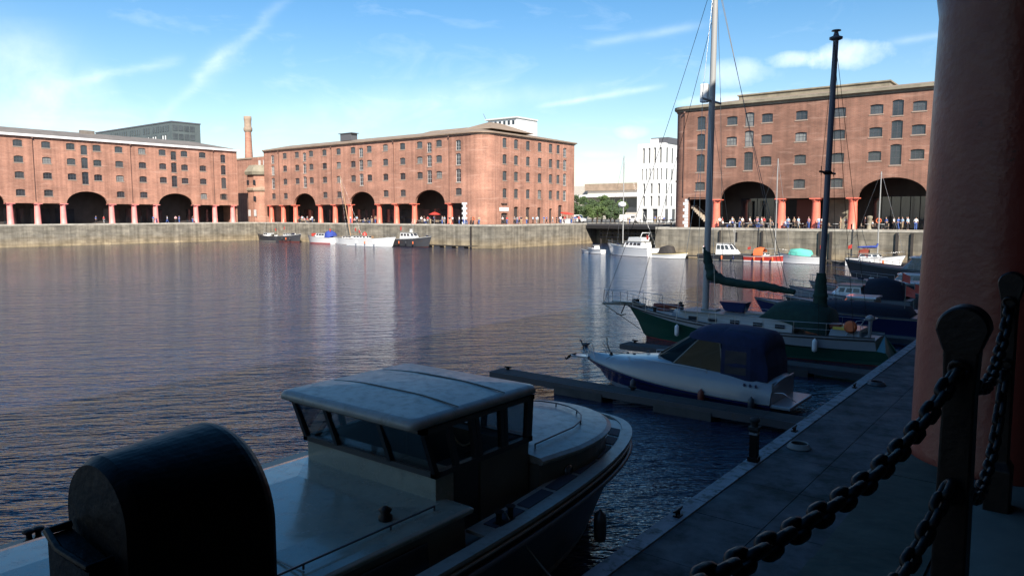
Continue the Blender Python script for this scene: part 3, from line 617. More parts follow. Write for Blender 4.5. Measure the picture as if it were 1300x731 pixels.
def white_block():
    x, y = at(842, 191); c = (x, y, 0); t = thing('office_building', 'white stone office block with tall slot windows left of right warehouse', 'building', c)
    xl = at(811, 200)[0]; s = (x - xl) / 31.; xl = x - 7.6; H = 20.2
    f = lambda q, z, d: (q, y - d, z); g = lambda q, z, d: (x + d, q, z)
    rows = [(15.2, 3.9, 4), (10.9, 2.9, 6), (7.4, 2.6, 3), (4.2, 2.6, 3)]
    h1 = []; h2 = []
    for z, h, n in rows:
        for i in range(n): q = xl + .9 + (7.6 - 1.2) * (i + .5) / n; h1.append((q, z, h, .62 if n < 6 else .4))
        for i in range(4): h2.append((y + 1.6 + i * 3, z, h, 1.0))
    for i in range(2): h1.append((xl + 2.2 + i * 3, .1, 3.4, 1.5))
    for i in range(3): h2.append((y + 2 + i * 4, .1, 3.4, 2.0))
    M = MB(); rc = lambda q, z, h, w: [(q - w / 2, z), (q + w / 2, z), (q + w / 2, z + h), (q - w / 2, z + h)]
    panel(M, f, [(xl, 0), (x, 0), (x, H), (xl, H)], [rc(*q) for q in h1], .5); panel(M, g, [(y + .503, 0), (y + 14, 0), (y + 14, H), (y + .503, H)], [rc(*q) for q in h2], .14)
    M.box(xl, x - .01, y + .51, y + 14, H - .3, H - .01); M.obj('wall', 'white', t, off=c)
    M = MB(); M.box(xl - .02, x - .12, y + .5, y + 13.9, 0, H - .31); M.obj('glazing', 'glass_g', t, off=c)
    M = MB(); M.box(xl + 3, x + .2, y + 1.5, y + 13, H, H + 1.5); M.obj('penthouse', 'frame_g', t, off=c)
    M = MB(); M.box(x - 4.6, x - 2.4, y + 1.2, y + 1.4, H + .2, H + 1.2); M.obj('roof_unit', 'white', t, off=c)
white_block()
def museum():
    t = thing('museum_building', 'long low pale building with brown roof beyond the trees', 'building', (*at(775, 330), 0)); c = t.location
    x0, y0 = c.x - 12, c.y
    M = MB(); M.box(x0, x0 + 48, y0, y0 + 20, 0, 12.6); M.box(x0 - 16, x0, y0 + 4, y0 + 18, 0, 15); M.obj('wall', 'museum', t, off=c)
    M = MB(); M.box(x0 - 1, x0 + 50, y0 - 1, y0 + 21, 12.603, 15.6); M.obj('roof', 'cornice', t, off=c)
    M = MB(); M.loft([[(x0 - 4, y0 - 4, 9.6), (x0 + 46, y0 - 4, 9.6), (x0 + 46, y0 - .2, 9.6), (x0 - 4, y0 - .2, 9.6)], [(x0 - 4, y0 - 4, 10.6), (x0 + 46, y0 - 4, 11.8), (x0 + 46, y0 - .2, 11.8), (x0 - 4, y0 - .2, 10.6)]]); M.obj('canopy', 'fascia', t, off=c)
    M = MB(); M.box(x0 + 12, x0 + 44, y0 - .1, y0 - .02, 3, 9); M.obj('window_band', 'glass', t, off=c)
museum()
def far_tower():
    x, y = at(656, 262); c = (x, y, 0); t = thing('apartment_block', 'white flat-roofed block peeping over the central warehouse roof', 'building', c)
    M = MB(); M.box(x - 13, x, y, y + 12, 0, 35.4); M.obj('wall', 'white', t, off=c)
    M = MB(); M.box(x - 14, x + .4, y - .6, y + 12, 35.403, 35.9); M.obj('roof', 'frame_w', t, off=c)
    for i in range(6): 
        M = MB(); M.box(x - 12 + i * 2, x - 11 + i * 2, y - .08, y - .01, 33.3, 34.7); M.obj('window', 'glass', t, off=c)
    M = MB(); M.tube([(x - 14, y, 35.9), (x - 15.2, y, 38)], .08, 5); M.obj('mast', 'frame_g', t, off=c)
    x, y = at(96, 300); c = (x, y, 0); t = thing('plant_room', 'small dark rooftop block left of the glass office block', 'building', c)
    M = MB(); M.box(x - 6, x + 2, y, y + 8, 0, 34.0); M.obj('wall', 'metalclad', t, off=c)
    M = MB(); M.box(x - 6.3, x + 2.3, y - .3, y + 8.3, 34.003, 34.4); M.obj('roof', 'frame_g', t, off=c)
far_tower()
# ---------------------------------------------------------------- trees beyond the passage
def tree(px, dist, H, W, label, seed, leaf):
    random.seed(seed); x, y = at(px, dist); t = thing('broadleaf_tree', label, 'tree', (x, y, 0), 0, 'trees beyond the dock entrance')
    M = MB(); M.tube([(0, 0, 0), (.1, .05, H * .3), (-.1, .1, H * .6)], [.22, .16, .07], 7)
    for k in range(6):
        a = k * 1.05; M.tube([(0, 0, H * .28), (W * .25 * cos(a), W * .25 * sin(a), H * .5), (W * .4 * cos(a), W * .4 * sin(a), H * .68)], [.1, .06, .03], 5)
    M.obj('trunk', 'bark', t)
    M = MB(); cl = [(random.gauss(0, W * .24), random.gauss(0, W * .24), H * random.uniform(.3, .9), random.uniform(.5, 1.15)) for _ in range(24)]
    for cx, cy, cz, r in cl:
        k = 1 - abs(cz / H - .55) * .9; cx *= k; cy *= k
        for _ in range(120):
            d = Vector((random.gauss(0, 1), random.gauss(0, 1), random.gauss(0, 1))).normalized() * r * random.uniform(.55, 1.1); d.z *= .75
            p = Vector((cx, cy, cz)) + d; s = random.uniform(.1, .2); u = Vector((random.gauss(0, 1), random.gauss(0, 1), random.gauss(0, 1))).normalized(); v = u.orthogonal().normalized()
            M.add([p - u * s, p + v * s * .7, p + u * s, p - v * s * .7], [(0, 1, 2, 3)])
    M.obj('crown', leaf, t)
for i, (px, di, H, W, lb) in enumerate([(728, 205, 7.6, 6, 'green tree touching the corner of the central warehouse'), (741, 208, 8.3, 6.5, 'tallest round tree right of the central warehouse'), (752, 200, 6.2, 5.5, 'low bushy tree in front of the pale museum wall'),
        (764, 206, 7.6, 5, 'dark narrow-topped tree in the middle of the row'), (775, 200, 6.4, 6, 'spreading tree below the brown museum roof'), (787, 204, 6.0, 6, 'rightmost low tree beside the white office block'), (735, 190, 4.6, 6, 'low green shrub tree in front at the left end of the row'), (758, 188, 4.4, 6.5, 'low green shrub tree in front at the middle of the row'), (780, 188, 4.2, 6, 'low green shrub tree in front at the right end of the row')]):
    tree(px, di, H, W, lb, i + 11, 'leaf' if i % 2 else 'leaf2')
# ================================================================ pontoons
def pontoon():
    M = MB(); M.box(-6.3, -2.0, -12, 88, -4.42, -4.216); rr = random.Random(4); y = -12
    while y < 88:
        for x in (-6.3, -4.86, -3.42): M.box(x + .006, x + 1.43, y + .008, y + 2.39, -4.215, -4.2 + rr.uniform(-.003, .003))
        y += 2.4
    tag(M.obj('pontoon', 'pont'), 'long grey walkway pontoon floating below the near quay', 'pontoon')
    t = bpy.data.objects['pontoon']
    M = MB(); y = -12
    while y < 88: L = min(3.0, 88 - y); M.box(-6.66, -6.304, y + .01, y + L - .02, -4.45, -4.17); y += 3.0
    M.obj('edge_board', 'pontedge', t)
    M = MB(); y = -11
    while y < 86: M = MB(); M.box(-6.2, -2.3, y, y + 5, -5.1, -4.424); y += 8; M.obj('float', 'concrete', t)
pontoon()
def finger(x0, y, w, label, fl=2):
    t = thing('finger_pontoon', label, 'pontoon', (-6.63, y, WATER), 0, 'finger pontoons between the moored boats'); L = -6.63 - x0; h = .38
    M = MB(); n = int(L / 1.2)
    for i in range(n): M.box(-L + i * L / n, -L + (i + 1) * L / n - .012, -w / 2, w / 2, h, h + .06)
    M.obj('deck', 'wood', t)
    M = MB(); M.box(-L, 0, -w / 2 - .05, -w / 2 + .02, h - .2, h + .05); M.box(-L, 0, w / 2 - .02, w / 2 + .05, h - .2, h + .05); M.box(-L - .06, -L, -w / 2, w / 2, h - .2, h + .05); M.obj('side_beam', 'hull_dk', t)
    for k in range(fl):
        a = -L + 3.2 + k * (L - 4) / max(1, fl) ; M = MB(); M.box(a, a + 2.1, -w / 2 - .09, w / 2 - .05, -.35, h - .1); M.obj('float', 'concrete', t)
    for a in (-L + .4, -L * .5):
        M = MB(); M.box(a - .05, a + .05, w / 2 - .22, w / 2 - .12, h + .06, h + .16); M.tube([(a - .16, w / 2 - .17, h + .17), (a + .16, w / 2 - .17, h + .17)], .035, 6); M.obj('cleat', 'iron', t)
    return t
finger(-19.0, 23.3, .8, 'narrow timber finger pontoon in front of the blue-topped cruiser')
finger(-18.0, 32.2, .9, 'timber finger pontoon between blue-topped cruiser and green ketch')
finger(-17.0, 42.5, .9, 'timber finger pontoon just behind the green ketch')
finger(-17.0, 51.5, .9, 'timber finger pontoon beyond the navy launch')
finger(-18.0, 62.0, .9, 'farthest timber finger pontoon before the big grey cruiser')
def pedestal():
    t = thing('service_pedestal', 'black service post with pale cap standing on the near pontoon edge', 'post', (-6.46, 18.3, -4.165))
    M = MB(); M.box(-.13, .13, -.13, .13, 0, .12); M.box(-.1, .1, -.1, .1, .12, .82); M.obj('body', 'iron', t, bevel=.015)
    M = MB(); M.box(-.13, .13, -.13, .13, .823, .9); M.lathe([(.09, .9), (.09, 1.02), (.13, 1.03), (.13, 1.1), (.04, 1.14)], n=12); M.obj('cap', 'rubber', t)
    M = MB(); M.box(-.105, .105, -.105, .105, .7, .76); M.obj('reflective_band', 'pontedge', t)
pedestal()
for i, (x, y, lb) in enumerate([(-6.46, 13.9, 'black mooring cleat on the pontoon edge level with the bow'), (-6.46, 21.6, 'black mooring cleat on the pontoon edge beyond the service post'), (-6.46, 28.5, 'black mooring cleat at the stern of the blue-topped cruiser')]):
    t = thing('mooring_cleat', lb, 'cleat', (x, y, -4.168), 0, 'cleats along the pontoon edge')
    M = MB(); M.box(-.07, .07, -.1, .1, 0, .03); M.tube([(0, -.06, .03), (0, -.06, .11)], .025, 6); M.tube([(0, .06, .03), (0, .06, .11)], .025, 6); M.tube([(0, -.2, .14), (0, -.1, .125), (0, .1, .125), (0, .2, .14)], [.02, .03, .03, .02], 8); M.obj('horn', 'iron', t)
def far_pontoon():
    t = thing('landing_stage', 'narrow low landing stage along the foot of the right dock wall', 'pontoon', (-26, 107.6, WATER))
    M = MB(); M.box(-26, 17, -.9, .9, .34, .46); M.obj('deck', 'wood', t)
    M = MB()
    for k in range(11): M = MB(); M.box(-25 + k * 3.9, -23.6 + k * 3.9, -.8, .8, -.3, .338); M.obj('float', 'hull_dk', t)
    t = thing('landing_stage', 'short dark landing stage at the foot of the central dock wall', 'pontoon', (-104, 112.2, WATER))
    M = MB(); M.box(-11, 7, -.8, .8, .34, .46); M.obj('deck', 'wood', t)
    for k in range(5): M = MB(); M.box(-10.6 + k * 3.4, -9 + k * 3.4, -.7, .7, -.3, .338); M.obj('float', 'hull_dk', t)
far_pontoon()
def passage():
    t = thing('footbridge', 'black iron footbridge across the entrance passage right of the trees', 'bridge', (-74.6, 149.6, 0))
    M = MB(); M.box(-18.6, 18.6, -2, 2, -.5, -.1)
    M.obj('deck', 'hull_dk', t)
    M = MB()
    for y in (-2, 1.9):
        for k in range(30): M.box(-18.4 + k * 1.26, -18.34 + k * 1.26, y, y + .06, -.1, .9)
        M.box(-18.6, 18.6, y - .02, y + .08, .903, .98); M.box(-18.6, 18.6, y - .3, y + .3, -1.2, -.503)
    M.obj('railing', 'black', t)
    t = thing('timber_jetty', 'dark timber jetty at the mouth of the entrance passage', 'jetty', (-82.5, 150.4, WATER))
    M = MB(); M.box(-8.5, 8, -1.2, 1.2, 3.0, 3.25); M.obj('deck', 'wood', t)
    for k in range(6):
        M = MB(); M.box(-8 + k * 3, -7.7 + k * 3, -1.1, -.8, -1, 3.9); M.obj('pile', 'wood', t)
    M = MB(); M.box(-8.3, 8, -1.2, -1.12, 1.4, 1.7); M.box(-8.3, 8, -1.2, -1.12, 2.3, 2.55); M.obj('waling', 'hull_dk', t)
passage()
# ================================================================ boats
# boat space: bow towards +x, port +y, waterline z = 0
def smooth(t): return t * t * (3 - 2 * t)
def half_beam(t, B, tr, p, mid=.45):
    if t < mid: return B / 2 * (tr + (1 - tr) * sin(t / mid * pi / 2))
    return B / 2 * max(0, 1 - ((t - mid) / (1 - mid)) ** p)
def super_beam(t, B, tr, p, mid):
    if t < mid: return B / 2 * (tr + (1 - tr) * sin(t / mid * pi / 2))
    return B / 2 * max(0, 1 - ((t - mid) / (1 - mid)) ** p) ** (1 / p)
def hull_rings(x0, L, B, sheer, tr=.75, p=2.2, rake=.8, flare=.86, keel=-.5, n=22, mid=.45, bands=(.0,), stern_rake=0, blunt=False, top=lambda t: .1):
    R = []
    for i in range(n + 1):
        t = 1 - (1 - i / n) ** (2.2 if blunt else 1.35); hb = max(.012, (super_beam if blunt else half_beam)(t, B, tr, p, mid)); zd = sheer(t); hw = max(.01, hb * (flare - .25 * t ** 3)); x = x0 + L * t; rk = rake * t ** 5; sr = stern_rake * (1 - t) ** 6
        side = [(x, hb, zd), (x - rk * .06 - sr * .1, hb * .995, zd - top(t)), (x - rk * .55 - sr * .5, hb * .45 + hw * .55, zd * .45 + .1), (x - rk * .85 - sr * .8, hw, .16), (x - rk - sr, hw * .99, .02), (x - rk * 1.05 - sr, hw * .8, -.25), (x - rk * 1.1 - sr, .005, keel)]
        R.append(side + [(a, -b, c) for a, b, c in side[-2::-1]])
    return R
def build_hull(parent, name, R, mats, off=None, deck=True, deckmat='gel', camber=.05, inset=.0, drop=.04):
    n = len(R[0]); M = MB()
    for i in range(len(R) - 1):
        for j in range(n - 1):
            band = min(j, n - 2 - j); m = 0 if band == 0 else (1 if band in (1, 2) else (2 if band == 3 else 3))
            M.add([R[i][j], R[i][j + 1], R[i + 1][j + 1], R[i + 1][j]], [(0, 1, 2, 3)], m, True)
    M.add(R[0], [tuple(range(n))], 1)
    o = M.obj(name, mats, parent)
    if deck:
        M = MB(); k = 6; rows = []
        for r in R:
            P, S = Vector(r[0]), Vector(r[-1]); rows.append([tuple(P.lerp(S, u / k) + Vector((0, 0, camber * sin(pi * u / k) - drop))) for u in range(k + 1)])
        M.loft(rows, closed=False, smooth=True); M.obj('deck', deckmat, parent)
    return o
def gunwale(parent, R, r, m, name='rubbing_strake', dz=0.0, out=0):
    M = MB()
    for s in (0, -1):
        M.tube([(q[s][0], q[s][1] + (out if s == 0 else -out), q[s][2] + dz) for q in R], r, 8)
    return M.obj(name, m, parent)
def rail(parent, pts, h, r=.014, m='steel', posts=1, name='guard_rail', mid=False, up=(0, 0, 1)):
    M = MB(); top = [(x, y, z + h) for x, y, z in pts]; M.tube(top, r, 6)
    if mid: M.tube([(x, y, z + h * .5) for x, y, z in pts], r * .7, 6)
    for i in range(0, len(pts), posts): M.tube([pts[i], top[i]], r, 6)
    return M.obj(name, m, parent)
def line(parent, a, b, r=.012, m='rope', name='stay', sag=0, n=10):
    a, b = Vector(a), Vector(b); M = MB(); M.tube([tuple(a.lerp(b, i / n) - Vector((0, 0, sag * 4 * (i / n) * (1 - i / n)))) for i in range(n + 1)] if sag else [a, b], r, 5); return M.obj(name, m, parent)
def fender(parent, x, y, z, m='white'):
    M = MB(); M.lathe([(.02, .34), (.04, .3), (.11, .24), (.12, .12), (.12, -.12), (.11, -.24), (.03, -.3)], (x, y, z), 12); return M.obj('fender', m, parent)
def cabin(parent, name, base, top, z0, z1, m, n_wins=(), bevel=.03, winmat='glass'):
    M = MB(); M.loft([[(x, y, z0) for x, y in base], [(x, y, z1) for x, y in top]]); o = M.obj(name, m, parent, bevel=bevel)
    for side, u0, u1, v0, v1 in n_wins:
        k = len(base); a, b = side % k, (side + 1) % k
        A = (*base[a], z0); B = (*base[b], z0); C = (*top[b], z1); D = (*top[a], z1); M = MB(); M.quadpanel(A, B, C, D, u0, u1, v0, v1, .004, .014); M.obj('window', winmat, parent)
    return o
def rect(x0, x1, w0, w1=None):   # counter-clockwise: starboard aft, starboard fwd, port fwd, port aft
    w1 = w0 if w1 is None else w1; return [(x0, -w0), (x1, -w1), (x1, w1), (x0, w0)]
# ---------------------------------------------------------------- B1: big barge-hulled wheelhouse cruiser by the pontoon
def big_cruiser():
    t = thing('motor_cruiser', 'large cream cabin cruiser with boxy dark-framed wheelhouse moored along the pontoon', 'boat', (-9.46, 0, WATER), pi / 2)
    sh = lambda u: 1.72 + .12 * abs(u - .4) + .1 * u ** 3
    R = hull_rings(-5, 20.4, 5.1, sh, tr=.78, p=2.8, rake=1.2, flare=.9, mid=.5, n=44, blunt=True)
    build_hull(t, 'hull', R, ['gel3', 'hull_dk', 'gel3', 'black'], deckmat='gel3', drop=.26, camber=.06)
    M = MB()   # wide pale capping rail
    for s in (0, -1):
        rings = []
        for q in R:
            x, y, z = q[s]; sg = 1 if s == 0 else -1; yi = max(0, abs(y) - .2) * sg; yo = (abs(y) + .05) * sg
            rings.append([(x + .03, yo, z), (x, yi, z), (x, yi, z + .05), (x + .03, yo, z + .05)])
        M.loft(rings)
    M.obj('capping_rail', 'gel3', t)
    gunwale(t, R, .055, 'hull_dk', dz=-.28, out=.02)
    gunwale(t, R, .03, 'gel3', 'sheer_line', dz=-.1, out=.02)
    # deck panels of dark non-skid along the side deck and foredeck
    def ypos(x, ins):
        for a, b in zip(R, R[1:]):
            if a[0][0] <= x <= b[0][0]: f = (x - a[0][0]) / max(1e-6, b[0][0] - a[0][0]); return (a[0][1] * (1 - f) + b[0][1] * f) - ins, a[0][2] * (1 - f) + b[0][2] * f
        return 0, 1.8
    first = None
    for s in (-1, 1):
        x = 8.8
        while x < 14.4:
            L = .82 if x < 12.6 else .45; M = MB()
            P = []
            for xx, ins in ((x, .24), (x + L, .24), (x + L, .5), (x, .5)):
                y, z = ypos(xx, ins); y = max(.1, y); P.append((xx, s * y, sh(0) + .04 + (z - sh(0))))
            if s < 0: P = P[::-1]
            M.loft([P, [(a, b, c + .012) for a, b, c in P]]); M.obj('deck_panel', 'nonskid', t); x += L + .12
    M = MB()
    for s in (-1, 1):
        rings = []
        for i in range(25):
            x = 8.5 + i * (6.6 / 24); y, z = ypos(x, .2); y2, _ = ypos(x, .62); rings.append([(x, s * max(.02, y), z - .02), (x, s * max(0, y2), z - .02), (x, s * max(0, y2), z + .035), (x, s * max(.02, y), z + .035)])
        M.loft(rings)
    M.obj('side_deck', 'gel3', t)
    # aft trunk cabin
    zt = 2.25; base = [(-4, -1.98), (8.35, -2.02), (8.35, 1.95), (-4, 1.95)]
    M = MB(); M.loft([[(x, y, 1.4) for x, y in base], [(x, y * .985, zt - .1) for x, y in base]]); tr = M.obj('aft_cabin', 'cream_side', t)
    M = MB(); rr = []
    for k, (dx, dz) in enumerate([(.06, -.1), (.08, -.04), (.03, 0.0), (-.1, .02), (-.9, .06)]): rr.append([(-4 - dx, -2.02 - dx, zt + dz), (8.4 + dx, -2.02 - dx, zt + dz), (8.4 + dx, 2.0 + dx, zt + dz), (-4 - dx, 2.0 + dx, zt + dz)])
    M.loft(rr, smooth=False); M.obj('cabin_roof', 'gel2', t, bevel=.02)
    for x in (5.6, 1.8, -2):
        M = MB(); M.quadpanel((x, -2.03, 1.4), (x + 1.9, -2.03, 1.4), (x + 1.9, -2.0, zt - .12), (x, -2.0, zt - .12), 0, 1, .12, .82, .004, .02); M.obj('window', 'glass', t)
    rail(t, [(x, -1.78, zt + .04) for x in (-3.5, -2, -.5, 1, 2.5, 4, 5.5, 7, 7.9)], .07, .016, 'hull_dk', name='hand_rail')
    M = MB()
    for i in range(26):
        x = -4 + i * .475; y, z = ypos(x, -.02); 
    rings = []
    for i in range(30):
        x = -4.5 + i * (13.4 / 29); y, z = ypos(x, 0); rings.append([(x, y + .06, z + .03), (x, y - .14, z + .03), (x, y - .14, z + .3), (x, y + .02, z + .3)])
    M.loft(rings); M.obj('bulwark', 'gel2', t)
    rings = [[(a[0], a[1] + .03, a[2] + .273), (a[0], a[1] - .23, a[2] + .273), (a[0], a[1] - .23, a[2] + .31), (a[0], a[1] + .03, a[2] + .31)] for a in [r[0] for r in rings]]
    M = MB(); M.loft(rings); M.obj('wooden_cap', 'wood_l', t)
    for x in (7.2, 3.9):
        y, z = ypos(x, .08); M = MB(); M.box(x - .12, x + .12, y - .07, y + .07, z + .31, z + .34); M.lathe([(.06, 0), (.04, .05), (.04, .1), (.085, .13), (.085, .17), (.02, .18)], (x - .06, y, z + .34), 12); M.lathe([(.06, 0), (.04, .05), (.04, .1), (.085, .13), (.085, .17), (.02, .18)], (x + .06, y, z + .34), 12); M.obj('mooring_bitt', 'iron', t)
    M = MB(); M.lathe([(.11, 0), (.11, .05), (.07, .09), (.1, .15), (.03, .2)], (7.2, -1.45, zt + .05), 12); M.obj('vent', 'iron', t)
    for x in (-1.0, 2.2, 5.4): 
        M = MB(); M.box(x, x + .03, -1.9, 1.9, zt + .063, zt + .071); M.obj('deck_seam', 'cream_side', t)
    M = MB(); M.box(3.0, 3.8, -.45, .45, zt + .06, zt + .13); M.box(3.06, 3.74, -.39, .39, zt + .131, zt + .15); M.obj('deck_hatch', 'gel3', t, bevel=.015)
    M = MB(); M.tube([(6.4 + (.26 - .02 * (k // 16)) * cos(k * pi / 8), 1.1 + (.26 - .02 * (k // 16)) * sin(k * pi / 8), zt + .09 + .012 * (k // 16)) for k in range(64)], .018, 6); M.obj('rope_coil', 'rope', t)
    # wheelhouse
    W = 1.52; WP = 1.74; xa, xf = 8.2, 10.65; zs, zr = 2.7, 3.5; zb = 1.45
    M = MB(); M.loft([[(xa, -W, zb), (8.62, -W, zb), (8.62, -W + .05, zb), (8.62, WP, zb), (xa, WP, zb)], [(xa, -W, zs), (8.62, -W, zs), (8.62, -W + .05, zs), (8.62, WP, zs), (xa, WP, zs)]])
    M.obj('aft_wall', 'gel2', t)
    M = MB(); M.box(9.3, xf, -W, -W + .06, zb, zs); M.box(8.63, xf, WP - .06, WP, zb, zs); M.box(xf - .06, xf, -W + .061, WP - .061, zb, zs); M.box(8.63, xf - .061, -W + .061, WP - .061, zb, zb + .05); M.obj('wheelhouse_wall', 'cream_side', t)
    # corners of the window band, bottom and top (top leans outwards)
    Bc = [(xa, -W), (xf, -W), (xf, WP), (xa, WP)]; Tc = [(xa - .3, -W - .03), (xf + .02, -W - .03), (xf + .02, WP - .03), (xa - .3, WP - .03)]
    def post(a, b, th=.046):
        M.loft([[(a[0] - th, a[1] - th, zs), (a[0] + th, a[1] - th, zs), (a[0] + th, a[1] + th, zs), (a[0] - th, a[1] + th, zs)], [(b[0] - th, b[1] - th, zr), (b[0] + th, b[1] - th, zr), (b[0] + th, b[1] + th, zr), (b[0] - th, b[1] + th, zr)]])
    lp = lambda P, Q, u: (P[0] + (Q[0] - P[0]) * u, P[1] + (Q[1] - P[1]) * u)
    M = MB(); sides = [(0, 1, (.0, .2, .4, .44, .68, .72, .97)), (1, 2, (0, .33, .66, 1)), (2, 3, (0, .33, .66)), (3, 0, (0, .27, .69, 1))]
    for a, b, us in sides:
        for u in us: post(lp(Bc[a], Bc[b], u), lp(Tc[a], Tc[b], u))
    for z0, z1, P in ((zs - .04, zs + .05, Bc), (zr - .06, zr + .02, Tc)):
        for a, b in ((0, 1), (1, 2), (2, 3), (3, 0)):
            p, q = P[a], P[b]; M.box(min(p[0], q[0]) - .056, max(p[0], q[0]) + .056, min(p[1], q[1]) - .056, max(p[1], q[1]) + .056, z0, z1)
    M.obj('window_frame', 'black', t)
    gaps = {0: [(.44, .68), (.72, .97)], 1: [(0, .33), (.33, .66), (.66, 1)], 2: [(0, .33), (.33, .66), (.66, 1)], 3: [(0, .27), (.27, .69), (.69, 1)]}
    for a, gs in gaps.items():
        b = (a + 1) % 4
        for u0, u1 in gs:
            p0, p1, q0, q1 = lp(Bc[a], Bc[b], u0), lp(Bc[a], Bc[b], u1), lp(Tc[a], Tc[b], u0), lp(Tc[a], Tc[b], u1)
            M = MB(); M.quadpanel((*p0, zs + .05), (*p1, zs + .05), (*q1, zr - .06), (*q0, zr - .06), 0, 1, 0, 1, -.005, .008); M.obj('window_pane', 'cglass', t)
    M = MB(); M.box(8.66, 9.26, -W + .02, -W + .06, zb + .06, zs - .04); M.obj('door', 'black', t)
    M = MB(); M.box(8.9, 10.4, -W + .3, -.4, zb + .05, 2.35); M.box(10.3, 10.8, -1.3, 1.3, zb + .06, 2.72); M.obj('helm_console', 'wood', t)
    M = MB(); M.tube([(10.2 + .02 * sin(k), -.3 + .3 * cos(k * pi / 8), 2.75 + .3 * sin(k * pi / 8)) for k in range(17)], .02, 6); M.obj('wheel', 'wood_l', t)
    # roof
    def rr_(o, z, xo=0): 
        P = []; x0, x1, y1, yp = 7.62 - o, 10.85 + o, W + .1 + o, WP + .06 + o; r = .16 + max(0, o)
        for cx, cy, a0 in ((x0 + r, -y1 + r, pi), (x1 - r, -y1 + r, 1.5 * pi), (x1 - r, yp - r, 0), (x0 + r, yp - r, .5 * pi)):
            P += [(cx + r * cos(a0 + k * pi / 8), cy + r * sin(a0 + k * pi / 8), z) for k in range(5)]
        return P
    M = MB(); M.loft([rr_(-.08, zr + .02), rr_(0, zr + .05), rr_(.0, zr + .13), rr_(-.04, zr + .18), rr_(-.12, zr + .2)], smooth=True)
    bas = rr_(-.12, zr + .2); rings = [[(9.4 + (x - 9.4) * k, y * k, z + .09 * (1 - k * k)) for x, y, z in bas] for k in (1, .8, .6, .4, .2, .02)]; M.loft(rings, smooth=True); M.obj('wheelhouse_roof', 'gel3', t)
    M = MB()
    for x in (8.7, 9.9): M.tube([(x, y, zr + .205 + .09 * (1 - max(abs(y) / 1.6, abs(x - 9.4) / 1.8) ** 2)) for y in [-1.56 + i * .26 for i in range(13)]], .012, 5)
    M.obj('roof_batten', 'cream_side', t)
    # forward trunk with round front
    def fo(s, z): 
        P = []
        for k in range(29):
            a = -pi / 2 + pi * k / 28; P.append((11.75 + 2.65 * s * max(0, cos(a)) ** .8, 1.93 * s * sin(a), z))
        return [(10.7, -1.78 * s, z)] + P + [(10.7, 1.78 * s, z)]
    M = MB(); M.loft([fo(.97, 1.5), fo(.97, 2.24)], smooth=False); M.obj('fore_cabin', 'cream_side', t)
    M = MB(); M.loft([fo(1.0, 2.22), fo(1.02, 2.27), fo(1.02, 2.31), fo(.98, 2.36), fo(.7, 2.42), fo(.35, 2.45)], smooth=False); M.obj('fore_cabin_roof', 'gel3', t)
    rail(t, [(11.0, -1.42, 2.38)] + [(11.7 + 2.05 * cos(a) ** .8, 1.42 * sin(a), 2.38) for a in [-pi / 2 + pi * k / 12 for k in range(1, 12)]] + [(11.0, 1.42, 2.38)], .11, .016, 'hull_dk', 2, 'hand_rail')
    M = MB(); M.loft([[(10.98 + .22 * cos(a), y + .0, 2.5 + .14 * sin(a)) for a in [2 * pi * k / 10 for k in range(10)]] for y in (-1.15, -1.1, -.3, .3, .9)], smooth=True); M.obj('rolled_cover', 'navy', t)
    for k, (x, y) in enumerate(((12.9, -1.55), (13.6, -1.05), (11.5, -1.79))):
        M = MB(); a = atan2(y, (x - 11.7) * .7) if x > 12.2 else -pi / 2; nx, ny = cos(a), sin(a); M.lathe([(.13, 0), (.13, .03), (.02, .035)], (0, 0, 0), 14)
        o = M.obj('porthole', 'glass', t); o.location = (x + nx * .03, y + ny * .03 - .02, 1.92); o.rotation_euler = (pi / 2, 0, a + pi / 2)
    M = MB(); M.box(8.9, 9.3, -2.3, -2.1, 1.76, 1.84); M.lathe([(.05, 0), (.05, .16), (.09, .2)], (8.95, -2.2, 1.84), 10); M.lathe([(.05, 0), (.05, .16), (.09, .2)], (9.25, -2.2, 1.84), 10); M.obj('mooring_bitt', 'iron', t)
    for x in (8, 11.5, 4.5): fender(t, x, -2.56, 1.0, 'black')
    line(t, (9.1, -2.2, 1.98), (9.9, -2.75, .58), .018, 'rope', 'mooring_line', .1)
big_cruiser()
